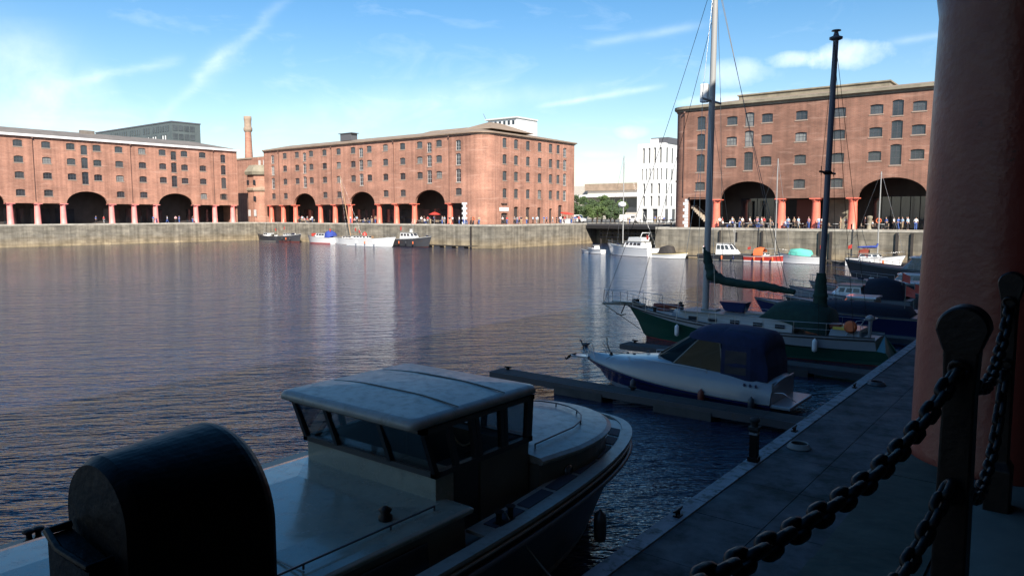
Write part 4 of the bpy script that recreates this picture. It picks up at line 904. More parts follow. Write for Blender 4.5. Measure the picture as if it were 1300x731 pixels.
# ---------------------------------------------------------------- B2: sports cruiser with blue canopy, bow pointing out (-x)
def blue_top():
    t = thing('motor_cruiser', 'white sports cruiser with blue canvas canopy and navy hull stripe', 'boat', (-12.15, 25.8, WATER), pi); t.scale = (.9, 1, 1)
    kn = lambda u: .42 + .5 * u ** 1.5
    R = hull_rings(-4.4, 8.9, 2.9, kn, tr=.88, p=2.1, rake=1.25, flare=.84, mid=.4, n=26)
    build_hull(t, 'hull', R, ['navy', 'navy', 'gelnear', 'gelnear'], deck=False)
    gunwale(t, R, .03, 'gel3', 'rub_rail')
    # upper moulding from knuckle to deck
    M = MB(); rows = []
    for i, q in enumerate(R):
        x, y, z = q[0]; u = (x + 4.4) / 8.9; h = .78 - .66 * smooth(min(1, max(0, (u - .42) / .58))); inn = .16 * h + .05
        if u < .1: h *= .75 + 2.5 * u
        yi = max(.004, y - inn); rows.append([(x, y, z + .02), (x - .02, max(.004, y - inn * .3), z + h * .6), (x - .05, yi, z + h), (x - .08, max(.003, yi * .82), z + h + .07), (x - .08, max(.002, yi * .4), z + h + .13 ), (x - .08, 0, z + h + .15)] )
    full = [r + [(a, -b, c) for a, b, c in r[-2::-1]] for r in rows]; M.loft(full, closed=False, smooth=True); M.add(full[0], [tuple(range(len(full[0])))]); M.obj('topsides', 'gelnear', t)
    M = MB(); M.loft([[(4.3, -.28, .92), (5.25, -.2, .88), (5.35, 0, .88), (5.25, .2, .88), (4.3, .28, .92)], [(4.3, -.28, .98), (5.25, -.2, .94), (5.35, 0, .94), (5.25, .2, .94), (4.3, .28, .98)]]); M.obj('bow_platform', 'gelnear', t)
    M = MB(); M.tube([(5.1, 0, 1.0), (5.5, 0, .86), (5.62, 0, .72)], .035, 6); M.tube([(5.55, -.2, .8), (5.66, 0, .7), (5.55, .2, .8)], .03, 6); M.obj('anchor', 'iron', t)
    M = MB(); M.box(-5.15, -4.38, -1.2, 1.2, .3, .42); M.obj('swim_platform', 'gelnear', t, bevel=.03)
    # windscreen: raked frame with glass
    B0, B1 = 0.55, -2.5    # base of screen front x, aft x of side glass
    bz = 1.42; tz = 2.45
    base = [(-2.5, -1.17), (-.35, -1.13), (.55, -.62), (.8, 0), (.55, .62), (-.35, 1.13), (-2.5, 1.17)]
    top = [(-2.3, -1.0), (-1.5, -.98), (-1.08, -.6), (-.98, 0), (-1.08, .6), (-1.5, .98), (-2.3, 1.0)]
    zb_ = [1.22, 1.34, 1.47, 1.5, 1.47, 1.34, 1.22]; zt_ = [2.3, 2.42, 2.48, 2.5, 2.48, 2.42, 2.3]
    for i in range(6):
        M = MB(); A, B_, C, D = (*base[i], zb_[i]), (*base[i + 1], zb_[i + 1]), (*top[i + 1], zt_[i + 1]), (*top[i], zt_[i]); M.quadpanel(A, B_, C, D, .01, .99, .0, 1, -.004, .008); M.obj('windscreen', 'tglass', t)
    M = MB(); M.tube([(*base[i], zb_[i]) for i in range(7)], .03, 6); M.tube([(*top[i], zt_[i]) for i in range(7)], .022, 6)
    for i in range(7): M.tube([(*base[i], zb_[i]), (*top[i], zt_[i])], .028 if i in (1, 5) else .018, 6)
    M.obj('screen_frame', 'gel3', t)
    # canopy top (blue) front half and enclosed aft half
    def crown(x, w, z0, z1, nn=9): return [(x, -w, z0)] + [(x, -w * cos(pi * k / nn), z0 + (z1 - z0) * sin(pi * k / nn) ** .6) for k in range(1, nn)] + [(x, w, z0)]
    M = MB(); M.loft([crown(-.95, .9, 2.4, 2.56), crown(-1.15, 1.04, 2.36, 2.7), crown(-1.6, 1.12, 2.34, 2.8), crown(-2.3, 1.15, 2.32, 2.82), crown(-2.42, 1.15, 2.32, 2.8)], closed=False, smooth=True)
    M.loft([crown(-2.4, 1.17, 2.3, 2.81), crown(-2.5, 1.18, 2.28, 2.83), crown(-3.2, 1.18, 2.22, 2.8), crown(-3.9, 1.12, 2.1, 2.72), crown(-4.05, 1.05, 2.04, 2.58), crown(-4.12, 1.02, 2.0, 2.3), crown(-4.1, 1.0, 1.98, 2.02)], closed=False, smooth=True); M.obj('canopy_roof', 'canvas_b', t)
    def ringc(z, s, xa): return [(-2.45, -1.2 * s, z), (-3.6, -1.19 * s, z), (xa, -1.02 * s, z), (xa - .06, 0, z), (xa, 1.02 * s, z), (-3.6, 1.19 * s, z), (-2.45, 1.2 * s, z)]
    M = MB(); M.loft([ringc(1.12, 1.02, -4.22), ringc(1.6, 1.02, -4.2), ringc(2.28, .985, -4.02)], smooth=False); M.obj('canopy_side', 'canvas_b', t)
    for s in (1, -1):
        M = MB(); A = (-3.5, s * 1.215, 1.2); B_ = (-2.55, s * 1.222, 1.2); C = (-2.55, s * 1.19, 2.2); D = (-3.5, s * 1.175, 2.2)
        if s > 0: A, B_, C, D = B_, A, D, C
        M.quadpanel(A, B_, C, D, .06, .94, .1, .9, .008, .006); M.obj('canopy_window', 'vinyl', t)
    # bow rails, grab rail, cleats
    def rp(s): return [(x, s * y, z) for x, y, z in ((.9, 1.08, 1.4), (2.0, .98, 1.3), (3.0, .75, 1.2), (3.9, .42, 1.08), (4.7, .2, 1.0))]
    for s in (1, -1):
        rail(t, [(1.6, s * 1.1, 1.22), (1.0, s * 1.18, 1.26), (0, s * 1.24, 1.26), (-1.2, s * 1.27, 1.24), (-1.9, s * 1.28, 1.2)], .13, .014, name='grab_rail', posts=4)
        M = MB(); M.tube([(4.3, s * .32, 1.0), (4.45, s * .3, 1.42)], .012, 6); M.tube([(3.7, s * .55, 1.06), (4.0, s * .5, 1.5)], .012, 6); M.obj('stanchion', 'steel', t)
    M = MB(); M.tube([(2.9, .5, 1.28), (3.15, .45, 1.62), (3.2, .4, 1.9)], .02, 6); M.lathe([(.1, 0), (.07, .05), (.03, .12)], (2.9, .5, 1.24), 10); M.obj('search_light', 'iron', t)
    M = MB(); M.tube([(3.0, .75, 1.1), (2.8, .5, 1.26), (2.4, .3, 1.34), (3.1, .1, 1.3)], .012, 6); M.obj('mooring_line', 'rope', t)
    for x, y in ((2.2, .3), (1.5, -.2), (1.7, .6)): M = MB(); M.lathe([(.07, 0), (.07, .03), (.04, .06)], (x, y, 1.34 if x > 2 else 1.4), 10); M.obj('deck_fitting', 'hull_dk', t)
    # three small dark emblems and a faint name strip on the quarter
    for k in range(3):
        M = MB(); x = -3.45 - k * .22; 
        for a in (0, pi / 3, 2 * pi / 3): M.loft([[(x + .06 * cos(a) * s - .012 * sin(a) * q, yy, 1.0 + .06 * sin(a) * s + .012 * cos(a) * q) for s, q in ((-1, -1), (1, -1), (1, 1), (-1, 1))] for yy in (1.31, 1.345)])
        M.obj('emblem', 'navy', t)
    M = MB(); M.box(4.3, 4.31, .1, .2, .9, .95); 
    for x in (-1.8, -3.8, 1.2): fender(t, x, 1.5, .34, 'redbrown' if x == -1.8 else 'hull_dk')
    M = MB(); M.box(-4.44, -4.4, -1.15, 1.15, .43, 1.12); M.obj('transom', 'gelnear', t)
    M = MB(); M.tube([(-4.4, 1.05, .8), (-4.9, 1.3, .9), (-5.3, 1.1, .62)], .015, 6); M.obj('stern_rail', 'steel', t)
    M = MB(); M.box(-3.8, -1.6, -.95, .95, .75, 1.2); M.box(-1.7, -1.5, -.9, .9, 1.2, 1.75); M.box(-.9, -.6, -.8, .8, 1.0, 1.62); M.obj('cockpit_seat', 'hull_dk', t)  # dark seat blocks added to darken the view through the glass
blue_top()
# ---------------------------------------------------------------- B3: green ketch
def sail_cover(parent, pts, rad, m='canvas_g', name='sail_cover'):
    M = MB(); P = []; Rr = []
    random.seed(len(pts) * 7 + 1)
    for i in range(len(pts) - 1):
        for k in range(6):
            f = k / 6; P.append(tuple(Vector(pts[i]).lerp(Vector(pts[i + 1]), f))); Rr.append((rad[i] * (1 - f) + rad[i + 1] * f) * random.uniform(.88, 1.12))
    P.append(pts[-1]); Rr.append(rad[-1]); M.tube(P, Rr, 12); return M.obj(name, m, parent)
def ketch():
    t = thing('sailing_yacht', 'green-hulled two-masted yacht with furled green sail and white cabin', 'boat', (-13.6, 37, WATER), pi)
    sh = lambda u: 1.0 + .12 * (1 - u) ** 2 + .62 * u ** 2.6
    R = hull_rings(-6.2, 13.1, 3.7, sh, tr=.55, p=1.9, rake=1.15, flare=.86, mid=.42, n=28, stern_rake=.9, top=lambda u: .04 + .42 * smooth(max(0, 1 - u)) ** .7)
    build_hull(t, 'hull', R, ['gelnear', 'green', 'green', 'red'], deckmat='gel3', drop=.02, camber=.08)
    M = MB()
    for s in (0, -1):
        M.loft([[(q[s][0], q[s][1] * 1.0, q[s][2] - .02), (q[s][0], q[s][1] * .98, q[s][2] - .02), (q[s][0], q[s][1] * .98, q[s][2] + .12), (q[s][0], q[s][1] * 1.0, q[s][2] + .12)] for q in R])
    M.obj('bulwark', 'gelnear', t); gunwale(t, R, .035, 'wood', 'rubbing_strake', dz=.0, out=.01); gunwale(t, R, .025, 'wood', 'toe_rail', dz=.13)
    cabin(t, 'coach_roof', [(-2.6, -1.2), (3.6, -.85), (4.2, -.4), (4.2, .4), (3.6, .85), (-2.6, 1.2)], [(-2.6, -1.08), (3.4, -.74), (3.9, -.35), (3.9, .35), (3.4, .74), (-2.6, 1.08)], 1.05, 1.72, 'gelnear', [])
    for x in (-2.0, -.9, .3, 1.5, 2.6):
        for s in (1, -1):
            y = (1.2 - (x + 2.6) / 6.2 * .35) * s; M = MB(); M.box(x - .22, x + .22, y - .035, y - .01 + .045, 1.32, 1.5); M.obj('window', 'glass', t)
    M = MB(); M.box(-2.5, 3.3, -1.0, 1.0, 1.723, 1.76); M.box(-1, 0, -.4, .4, 1.763, 1.85); M.box(1.6, 2.4, -.35, .35, 1.763, 1.84); M.obj('coach_roof_top', 'gel3', t)
    cabin(t, 'aft_cabin', rect(-5.6, -4.2, 1.0, 1.2), rect(-5.5, -4.3, .85, 1.05), 1.05, 1.5, 'gelnear', [(3, .2, .8, .3, .8)])
    M = MB(); M.box(-5.2, -4.4, .2, 1.1, 1.503, 1.62); M.obj('deck_box', 'yellow', t)
    # dodger and cockpit tent
    M = MB(); M.loft([[(x, -w * cos(pi * k / 10), z0 + (z1 - z0) * sin(pi * k / 10) ** .7) for k in range(11)] for x, w, z0, z1 in ((-.9, 1.0, 1.75, 1.8), (-1.5, 1.1, 1.75, 2.45), (-2.2, 1.2, 1.65, 2.62), (-3.4, 1.3, 1.3, 2.6), (-4.1, 1.25, 1.2, 2.3), (-4.2, 1.2, 1.15, 1.3))], closed=False, smooth=True); M.obj('cockpit_tent', 'canvas_g', t)
    # bowsprit and pulpit
    M = MB(); M.tube([(5.9, 0, 1.75), (7.3, 0, 1.72), (8.6, 0, 1.66)], [.1, .09, .07], 8); M.box(6.2, 7.9, -.18, .18, 1.83, 1.87); M.obj('bowsprit', 'gel3', t)
    line(t, (8.55, 0, 1.62), (6.1, 0, .35), .02, 'iron', 'bobstay'); 
    def pp(s): return [(5.3, s * 1.0, 1.55), (6.3, s * .6, 1.66), (7.2, s * .4, 1.74), (8.1, s * .25, 1.74)]
    M = MB(); hh = .72
    for s in (1, -1):
        q = pp(s); M.tube([(x, y, z + hh) for x, y, z in q] + [(8.5, 0, 1.74 + hh)], .018, 6); M.tube([(x, y, z + hh * .5) for x, y, z in q] + [(8.3, 0, 1.74 + hh * .5)], .012, 6)
        for x, y, z in q: M.tube([(x, y, z), (x, y, z + hh)], .016, 6)
    M.tube([(8.5, 0, 1.74 + hh), (8.55, 0, 1.68)], .022, 6); M.obj('pulpit', 'steel', t)
    M = MB(); M.tube([(7.0, .2, 1.75), (7.2, .3, 1.2)], .03, 6); M.tube([(7.0, .1, 1.15), (7.2, .3, 1.1), (7.4, .5, 1.2)], .03, 6); M.box(6.3, 6.6, -.15, .15, 1.87, 2.05); M.obj('anchor', 'iron', t)
    def half(x):
        for a, b in zip(R, R[1:]):
            if a[0][0] <= x <= b[0][0]: f = (x - a[0][0]) / max(1e-6, b[0][0] - a[0][0]); return a[0][1] * (1 - f) + b[0][1] * f, a[0][2] * (1 - f) + b[0][2] * f
    for s in (1, -1):
        pts = []
        for x in (-5.6, -4.2, -2.8, -1.4, 0, 1.4, 2.8, 4.2, 5.3): y, z = half(x); pts.append((x, s * y * .96, z + .1))
        rail(t, pts, .6, .011, 'steel', 1, 'guard_rail', True)
    # masts
    mx, zx = 2.3, -3.5
    M = MB(); M.tube([(mx, 0, 1.6), (mx - .05, 0, 8), (mx - .1, 0, 19.2)], [.17, .17, .14], 12); M.obj('main_mast', 'mastwhite', t)
    M = MB(); M.tube([(zx, 0, 1.4), (zx - .12, 0, 9), (zx - .22, 0, 14.9)], [.15, .14, .125], 12); M.lathe([(.17, 0), (.3, .06), (.3, .14), (.14, .2), (.08, .4), (.22, .42), (.2, .46)], (zx - .22, 0, 14.8), 10); M.obj('mizzen_mast', 'mastgrey', t)
    M = MB(); M.tube([(mx - .05, -1.15, 12.6), (mx - .05, 1.15, 12.6)], .06, 6)
    M.tube([(mx - .05, -1.15, 12.6), (mx - .05, -1.15, 12.9)], .02, 6); M.tube([(mx - .05, 1.15, 12.6), (mx - .05, 1.15, 12.9)], .02, 6); M.obj('spreader', 'mastwhite', t)
    M = MB(); M.box(mx + .15, mx + .55, -.16, .16, 12.55, 13.5); M.obj('radar_box', 'white', t, bevel=.05)
    M = MB(); M.tube([(zx - .1, -1.25, 8.75), (zx - .1, 1.25, 8.75)], .055, 6); M.tube([(zx - .1, -1.05, 8.6), (zx - .1, -1.05, 9.0)], .02, 6); M.tube([(zx - .1, 1.05, 8.6), (zx - .1, 1.05, 9.0)], .02, 6); M.lathe([(.14, -.1), (.24, 0), (.14, .1)], (zx - .1, 0, 8.75), 10); M.obj('spreader', 'iron', t)
    M = MB(); M.tube([(mx - .1, 0, 3.3), (-2.2, 0, 3.05)], .08, 8); M.obj('boom', 'mastgrey', t)
    sail_cover(t, [(mx + .05, 0, 5.1), (mx - .1, 0, 4.2), (mx - .35, 0, 3.6), (mx - 1.0, 0, 3.35), (.4, 0, 3.25), (-.8, 0, 3.2), (-2.3, 0, 3.0)], [.17, .24, .32, .22, .19, .23, .12])
    sail_cover(t, [(zx, 0, 4.0), (zx, 0, 3.0), (zx, 0, 2.4), (zx, 0, 1.5)], [.22, .32, .36, .3], name='mizzen_cover')
    T = mx - .1
    for s in (1, -1):
        line(t, (T, s * .1, 18.9), (mx - .05, s * 1.15, 12.75), .012, 'steel', 'shroud'); line(t, (mx - .05, s * 1.15, 12.75), (mx - .3, s * 1.7, 1.3), .012, 'steel', 'shroud'); line(t, (mx, s * .12, 12.4), (mx + .9, s * 1.65, 1.3), .01, 'steel', 'shroud'); line(t, (mx, s * .12, 12.4), (mx - 1.3, s * 1.72, 1.3), .01, 'steel', 'shroud')
        line(t, (zx - .2, s * .15, 14.7), (zx - .1, s * 1.05, 8.8), .01, 'iron', 'shroud'); line(t, (zx - .1, s * 1.05, 8.8), (zx - .4, s * 1.55, 1.2), .01, 'iron', 'shroud'); line(t, (zx - .2, s * .15, 14.6), (zx - 1.9, s * 1.35, 1.2), .012, 'iron', 'shroud')
    line(t, (T, 0, 19), (8.5, 0, 1.75), .013, 'iron', 'forestay', .6); line(t, (T, 0, 17.2), (6.4, 0, 1.8), .013, 'iron', 'inner_forestay', .3)
    line(t, (T, .1, 19), (-2.2, .8, 3.2), .015, 'rope', 'topping_lift', .25); line(t, (T, -.1, 19), (-1.6, -1.2, 1.9), .012, 'rope', 'halyard', .1)
    for x in (3.4, 3.9, 5.0): M = MB(); M.lathe([(.09, 0), (.09, .18), (.13, .25), (.02, .3)], (x, .5 if x != 3.9 else -.4, 1.5 if x > 4.5 else 1.75), 10); M.obj('deck_vent', 'wood', t)
    M = MB(); M.tube([(4.6 + .3 * cos(k * pi / 8), .2 + .22 * sin(k * pi / 8), 1.62) for k in range(17)], .07, 6); M.tube([(3.7, -.3, 1.8), (5.4, -.2, 1.75)], .13, 8); M.obj('folded_sail', 'redbrown', t)
    for x in (1.2, 1.0, 1.4): 
        pass
    # gear by the mast and cockpit
    M = MB(); M.loft([[(.2, -.5, 1.8), (1.2, -.5, 1.8), (1.2, .1, 1.8), (.2, .1, 1.8)], [(.05, -.6, 2.3), (1.5, -.6, 2.3), (1.5, .2, 2.3), (.05, .2, 2.3)]]); M.obj('deck_bag', 'navy', t, bevel=.06)
    M = MB(); M.tube([(-5.9, .7, 1.1), (-5.9, .7, 2.0)], .07, 8); M.lathe([(.05, 0), (.2, .1), (.2, .2), (.05, .3)], (-5.9, .7, 1.95), 10); M.obj('compass_post', 'gelnear', t)
    M = MB(); M.box(-4.7, -4.2, .45, .95, 1.503, 1.75); M.obj('folded_cushion', 'redbrown', t, bevel=.05)
    M = MB(); M.tube([(-5.0, 1.2, 1.3), (-5.4, 1.0, 1.95), (-6.0, .3, 2.0), (-6.0, -.3, 2.0), (-5.4, -1.0, 1.95), (-5.0, -1.2, 1.3)], .02, 6); M.obj('stern_rail', 'steel', t)
    for x in (3.2, .8, -1.6, -3.8): y, z = half(x); fender(t, x, y + .16, .75, 'navy' if x == .8 else 'white')
    M = MB(); M.lathe([(.2, -.07), (.29, 0), (.2, .07)], (0, 0, 0), 16); o = M.obj('life_ring', 'orange', t); o.location = (-5.2, 1.22, 1.7); o.rotation_euler = (pi / 2, 0, 0)
ketch()
# ---------------------------------------------------------------- simple motor boats and small yachts
def motor_boat(label, loc, rot, L, B, fb, hullm=('gel', 'gel', 'gel', 'black'), cab=(.0, .45, .9), cabm='gel', cover=None, name='motor_boat', rails=True, flyb=False, windows=3, group=None, deckm='gel3', bow=2.1):
    t = thing(name, label, 'boat', loc, rot, group); x0 = -L / 2
    sh = lambda u: fb * (.8 + .05 * (1 - u) + .42 * u ** 2)
    R = hull_rings(x0, L, B, sh, tr=.85, p=bow, rake=L * .09, flare=.84, mid=.42, n=16); build_hull(t, 'hull', R, list(hullm), deckmat=deckm, drop=.03); gunwale(t, R, .03, 'hull_dk' if hullm[1] != 'black' else 'gel3')
    a, b, h = cab; xa, xb = x0 + L * a + .15, x0 + L * b; w = B * .36
    if h:
        zb = fb * .8; cabin(t, 'cabin', [(xa, -w), (xb, -w * .9), (xb + h * .5, -w * .4), (xb + h * .5, w * .4), (xb, w * .9), (xa, w)], [(xa + .1, -w * .88), (xb - h * .5, -w * .8), (xb - h * .3, -w * .36), (xb - h * .3, w * .36), (xb - h * .5, w * .8), (xa + .1, w * .88)], zb, zb + h, cabm,
            [(0, .06 + .92 * i / windows, .9 * (i + 1) / windows, .5, .86) for i in range(windows)] + [(4, .1 + .86 * i / windows, .94 * (i + 1) / windows, .5, .86) for i in range(windows)] + [(1, .1, .9, .5, .9), (2, .05, .95, .5, .9), (3, .1, .9, .5, .9)])
        M = MB(); M.loft([[(x, y, zb + h + dz) for x, y in ((xa, -w * .95 + e), (xb - h * .35 - e, -w * .88 + e), (xb - h * .15 - e, -w * .3), (xb - h * .15 - e, w * .3), (xb - h * .35 - e, w * .88 - e), (xa, w * .95 - e))] for dz, e in ((.003, 0), (.07, 0), (.11, .08))]); M.obj('cabin_roof', 'gel' if cabm != 'gel' else 'gel3', t)
        if flyb:
            M = MB(); M.loft([[(x, y, zb + h + .12) for x, y in rect(xa + .3, xb - h * .8, w * .7)], [(x, y, zb + h + .75) for x, y in rect(xa + .2, xb - h * 1.1, w * .75)]]); M.obj('flybridge', 'gel', t, bevel=.04)
            M = MB(); M.tube([(xa + .6, -w * .7, zb + h + .7), (xa + .2, -w * .7, zb + h + 1.5), (xa + .2, w * .7, zb + h + 1.5), (xa + .6, w * .7, zb + h + .7)], .06, 6); M.obj('arch', 'gel', t)
    if cover:
        cm, ca, cb_, ch = cover; zb = fb * .8; X0, X1 = x0 + L * ca, x0 + L * cb_
        M = MB(); M.loft([[(x, -ww * cos(pi * k / 8), zb + hh * sin(pi * k / 8) ** .6) for k in range(9)] for x, ww, hh in ((X0, B * .4, ch * .2), (X0 + .25, B * .42, ch * .8), ((X0 + X1) / 2, B * .42, ch), (X1 - .3, B * .38, ch * .9), (X1, B * .3, ch * .15))], closed=False, smooth=True); M.obj('canvas_cover', cm, t)
    cr = random.Random(int(L * 100 + B * 10))
    if rails:
        for k in range(3): fender(t, x0 + L * (.25 + .2 * k), -B * .5 - .06, fb * .45, cr.choice(['white', 'navy', 'hull_dk', 'orange']))
        for k in range(4):
            bx, by, bw = x0 + L * cr.uniform(.12, .85), cr.uniform(-.25, .25) * B, cr.uniform(.12, .3); M = MB(); M.box(bx - bw, bx + bw, by - bw * .7, by + bw * .7, fb * .8, fb * cr.uniform(.95, 1.3)); M.obj(cr.choice(['deck_box', 'hatch', 'deck_locker']), cr.choice(['wood_l', 'white', 'gel3', 'canvas_b', 'hull_dk', 'gel3']), t)
        M = MB(); M.tube([(x0 + L * .08, B * .2, fb * .8), (x0 + L * .08, B * .2, fb * 2.3)], .02, 5); M.obj('flagstaff', 'gel3', t)
        M = MB(); M.loft([[(x0 + L * .08 - .02, B * .2, fb * 1.8), (x0 + L * .08 - .5, B * .22, fb * 1.72), (x0 + L * .08 - .48, B * .2, fb * 2.08), (x0 + L * .08 - .02, B * .2, fb * 2.25)], [(x0 + L * .08 - .02, B * .2 + .015, fb * 1.8), (x0 + L * .08 - .5, B * .22 + .015, fb * 1.72), (x0 + L * .08 - .48, B * .2 + .015, fb * 2.08), (x0 + L * .08 - .02, B * .2 + .015, fb * 2.25)]]); M.obj('flag', 'red', t)
    if rails:
        for s in (0, -1):
            pts = [(q[s][0] - .05, q[s][1] * .93, q[s][2]) for q in R[7:-1:2]] + [(R[-1][0][0] - .1, 0, R[-1][0][2])]; rail(t, pts, .5, .014, 'steel', 1, 'bow_rail')
    return t, R
def rig(t, x, z0, H, boomL, r=.07, m='mastwhite', cover='canvas_b', B=2.4, bow=None, stern=None, rake=0):
    M = MB(); M.tube([(x, 0, z0), (x - rake * H, 0, z0 + H)], [r, r * .75], 8); M.obj('mast', m, t); tx = x - rake * H; tz = z0 + H
    M = MB(); zz = z0 + H * .55; xx = x - rake * H * .55; M.tube([(xx, -.6, zz), (xx, .6, zz)], .025, 5); M.obj('spreader', m, t)
    if boomL: 
        M = MB(); M.tube([(x - .05, 0, z0 + .9), (x - boomL, 0, z0 + .85)], .05, 6); M.obj('boom', m, t)
        if cover: sail_cover(t, [(x, 0, z0 + 1.5), (x - .15, 0, z0 + 1.05), (x - boomL, 0, z0 + .95)], [.1, .17, .1], cover)
    for s in (1, -1): line(t, (tx, 0, tz), (xx, s * .6, zz), .012, 'steel', 'shroud'); line(t, (xx, s * .6, zz), (x - .1, s * B * .42, z0 - .3), .012, 'steel', 'shroud')
    if bow: line(t, (tx, 0, tz), bow, .02, 'steel', 'forestay')
    if stern: line(t, (tx, 0, tz), stern, .012, 'steel', 'backstay')
# shaded boats beyond the ketch
motor_boat('low navy launch with long pale side stripe just beyond the green ketch', (-12.0, 46.6, WATER), pi, 9.5, 2.9, 1.25, ('gel3', 'navy', 'navy', 'black'), (.1, .1, 0), cover=('canvas_n', .04, .62, .75))
motor_boat('small white motor boat with dark blue cuddy behind the mizzen mast', (-13.2, 55.2, WATER), pi, 8.2, 2.7, 1.3, ('gelnear', 'gelnear', 'gelnear', 'black'), (.35, .6, .8), cover=('canvas_n', .05, .38, 1.5))
motor_boat('grey-white cabin boat with pale cover moored past the blue cuddy boat', (-12.5, 59.0, WATER), pi, 9.0, 2.8, 1.4, ('gelnear', 'gel3', 'navy', 'black'), (.1, .55, .8), cabm='gel3')
motor_boat('big grey flared-bow cruiser farthest along the near pontoon', (-11.0, 70.5, WATER), pi, 12.6, 3.9, 2.3, ('gelnear', 'hull_dk', 'gel3', 'black'), (.1, .6, 1.3), cabm='gel3', flyb=True)
motor_boat('open dark grey workboat tucked between the navy launch and the blue cuddy boat', (-11.6, 49.6, WATER), pi, 8.4, 2.6, 1.2, ('gel3', 'hull_dk', 'hull_dk', 'black'), (.3, .55, .7), cabm='gel3', windows=2)
motor_boat('pale half-decked boat moored just before the big grey cruiser', (-12.0, 64.6, WATER), pi, 9.4, 2.9, 1.5, ('gel3', 'gel3', 'gel3', 'black'), (.15, .5, .9), cabm='gelnear', cover=('canvas_n', .0, .15, 1.4))
def rope_pile(x, y, label, m):
    M = MB(); M.tube([((.3 - .012 * (k // 20)) * cos(k * pi / 10), (.3 - .012 * (k // 20)) * sin(k * pi / 10), .03 + .016 * (k // 20)) for k in range(140)], .022, 6)
    o = M.obj('rope_coil', m); o.location = (x, y, -4.2); tag(o, label, 'rope', 'rope coils on the pontoon')
rope_pile(-5.9, 20.2, 'coil of pale rope on the pontoon by the black service post', 'rope'); rope_pile(-5.95, 29.6, 'dark coil of rope on the pontoon astern of the blue-topped cruiser', 'hull_dk')
